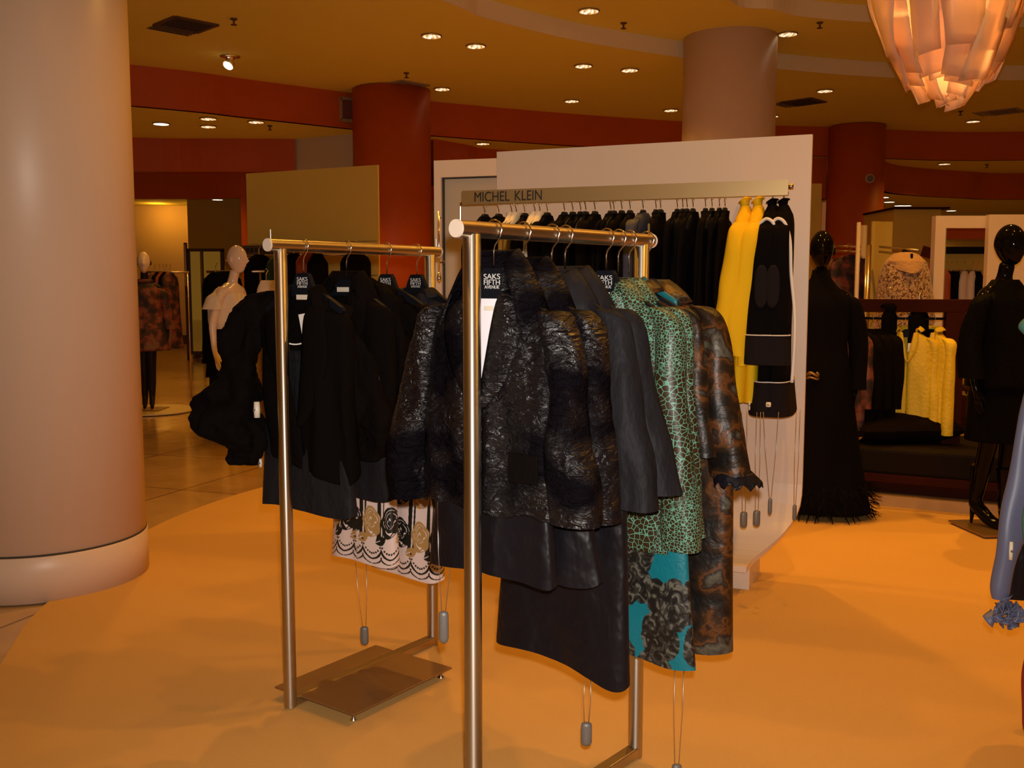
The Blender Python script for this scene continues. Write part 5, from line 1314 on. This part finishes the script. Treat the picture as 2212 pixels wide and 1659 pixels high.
for i,px in enumerate((2095,2108)):
    p = at(px,846,9.2); t = thing('shoe','small brown embellished shoe on the dark shelf, '+['left one','right one'][i],'shoe',p,.6,'embellished shoes')
    mb = MB(); mb.tube([(0,.08,.035),(0,.03,.03),(0,-.04,.025),(0,-.09,.018)],[.028,.032,.032,.014],14); mb.build('upper', mat('beaded_leather',(.06,.02,.012),.25,spec=.7,bump=(150,1,.01)) if i==0 else MATS['beaded_leather'], t, True)
    mb = MB(); mb.tube([(0,.09,.03),(0,.095,-.03)],[.012,.007],8); mb.build('heel', blackpl_m, t)
# beige strips between the cream panel and the orange pillar
for i,(xa,xb,y0,m_,lab) in enumerate(((1752,1774,397,wall_m,'beige panel edge between the cream panel and the right orange pillar'),(1775,1783,437,glow_m,'thin bright strip beside the right orange pillar'))):
    a = at(xa,y0,13-i*.3); b = at(xb,y0,13-i*.3); t = thing('wall_panel', lab, 'panel', (a.x,13-i*.3,0)); mb = MB(); mb.box(((b.x-a.x)/2,0,a.z/2),((b.x-a.x)/2,.03,a.z/2)); mb.build('panel', m_, t)

# ------------------------------------------------------------------ rack at the right edge of the frame
RX, RY = 1.62, 3.0
t = thing('clothes_rack', 'steel clothes rack standing just beyond the right edge', 'clothes rack', (1.98,3.0,0), 0)
for y in (-.35,.45): mb = MB(); mb.tube([(.05,y,.03),(.05,y,1.66)],.02,18); mb.build('post', steel_m, t, True)
mb = MB(); mb.tube([(.05,-.42,1.66),(.05,.52,1.66)],.019,18); mb.build('hanging_bar', steelbar_m, t, True)
mb = MB(); mb.box((.08,.0,.02),(.16,.42,.012)); mb.build('base_plate', plate_m, t)
def edge_sleeve(name, label, cat, pts, m, seed, hk=None):
    c = at(pts[0][0],pts[0][1],pts[0][2]); t = thing(name, label, cat, c)
    rows = []
    for px,py,Y,r,rd in pts:
        q = at(px,py,Y)-c; rows.append((q.x,q.y,q.z,r,rd))
    sleeve(rows, seed, .006, 30, 0, 8, 2.2).build('cloth', m, t, True); return t
bl_ = edge_sleeve('scarf_gown','long slate blue satin panel ending in a ruffled flower, right edge','gown',
    [(2400,440,3.05,.035,.02),(2290,620,3.05,.045,.025),(2262,780,3.05,.050,.026),(2237,900,3.03,.050,.028),(2205,1050,3.02,.046,.028),(2178,1180,3.0,.040,.028),(2160,1262,3.0,.032,.026),(2158,1292,3.0,.022,.02)], blue_m, 3)
c = at(2170,1326,2.98)
mb = MB(); random.seed(8)
for k in range(46):
    d = Vector((random.gauss(0,1),random.gauss(0,1),random.gauss(0,1))).normalized(); r = random.uniform(.030,.066); s = random.uniform(.020,.034)
    u = d.orthogonal().normalized(); v2 = d.cross(u); P = []
    for i in range(5):
        row = []
        for j in range(7):
            a = -1.1+2.2*j/6; rr = s*(i/4); row.append(d*r*(.5+.5*i/4)*(1-.25*abs(a)) + (u*math.sin(a*1.2)+v2*(.35*math.cos(a*3+k)))*rr)
        P.append(row)
    mb.grid(P)
f_ = mb.build('ruffled_flower', blue_m, bl_, True, solid=.002); f_.location = c - Vector(bl_.location)
edge_sleeve('dress','black lace dress between the blue panel and the teal cloth, right edge','dress',
    [(2300,600,3.3,.05,.03),(2262,900,3.28,.075,.035),(2228,1050,3.28,.08,.035),(2212,1200,3.26,.075,.035),(2208,1292,3.25,.07,.03)], satin_m, 5)
edge_sleeve('cardigan','teal knitted cloth poking in at the right edge','cardigan',
    [(2330,640,3.1,.03,.03),(2228,698,3.1,.028,.03),(2252,760,3.08,.03,.03),(2252,1000,2.9,.03,.03),(2236,1130,2.9,.038,.03),(2234,1215,2.9,.030,.03)], teal2_m, 6)
edge_sleeve('trousers','dark red cloth low at the right edge','trousers',
    [(2300,900,2.86,.03,.02),(2262,1300,2.85,.03,.02),(2240,1440,2.84,.034,.02),(2231,1560,2.84,.032,.02),(2234,1590,2.84,.015,.02)], red_m, 7)
sec_tag(at(2184,1190,2.93), 'slim ivory security tag beside the slate blue panel', 0, .055, .006)
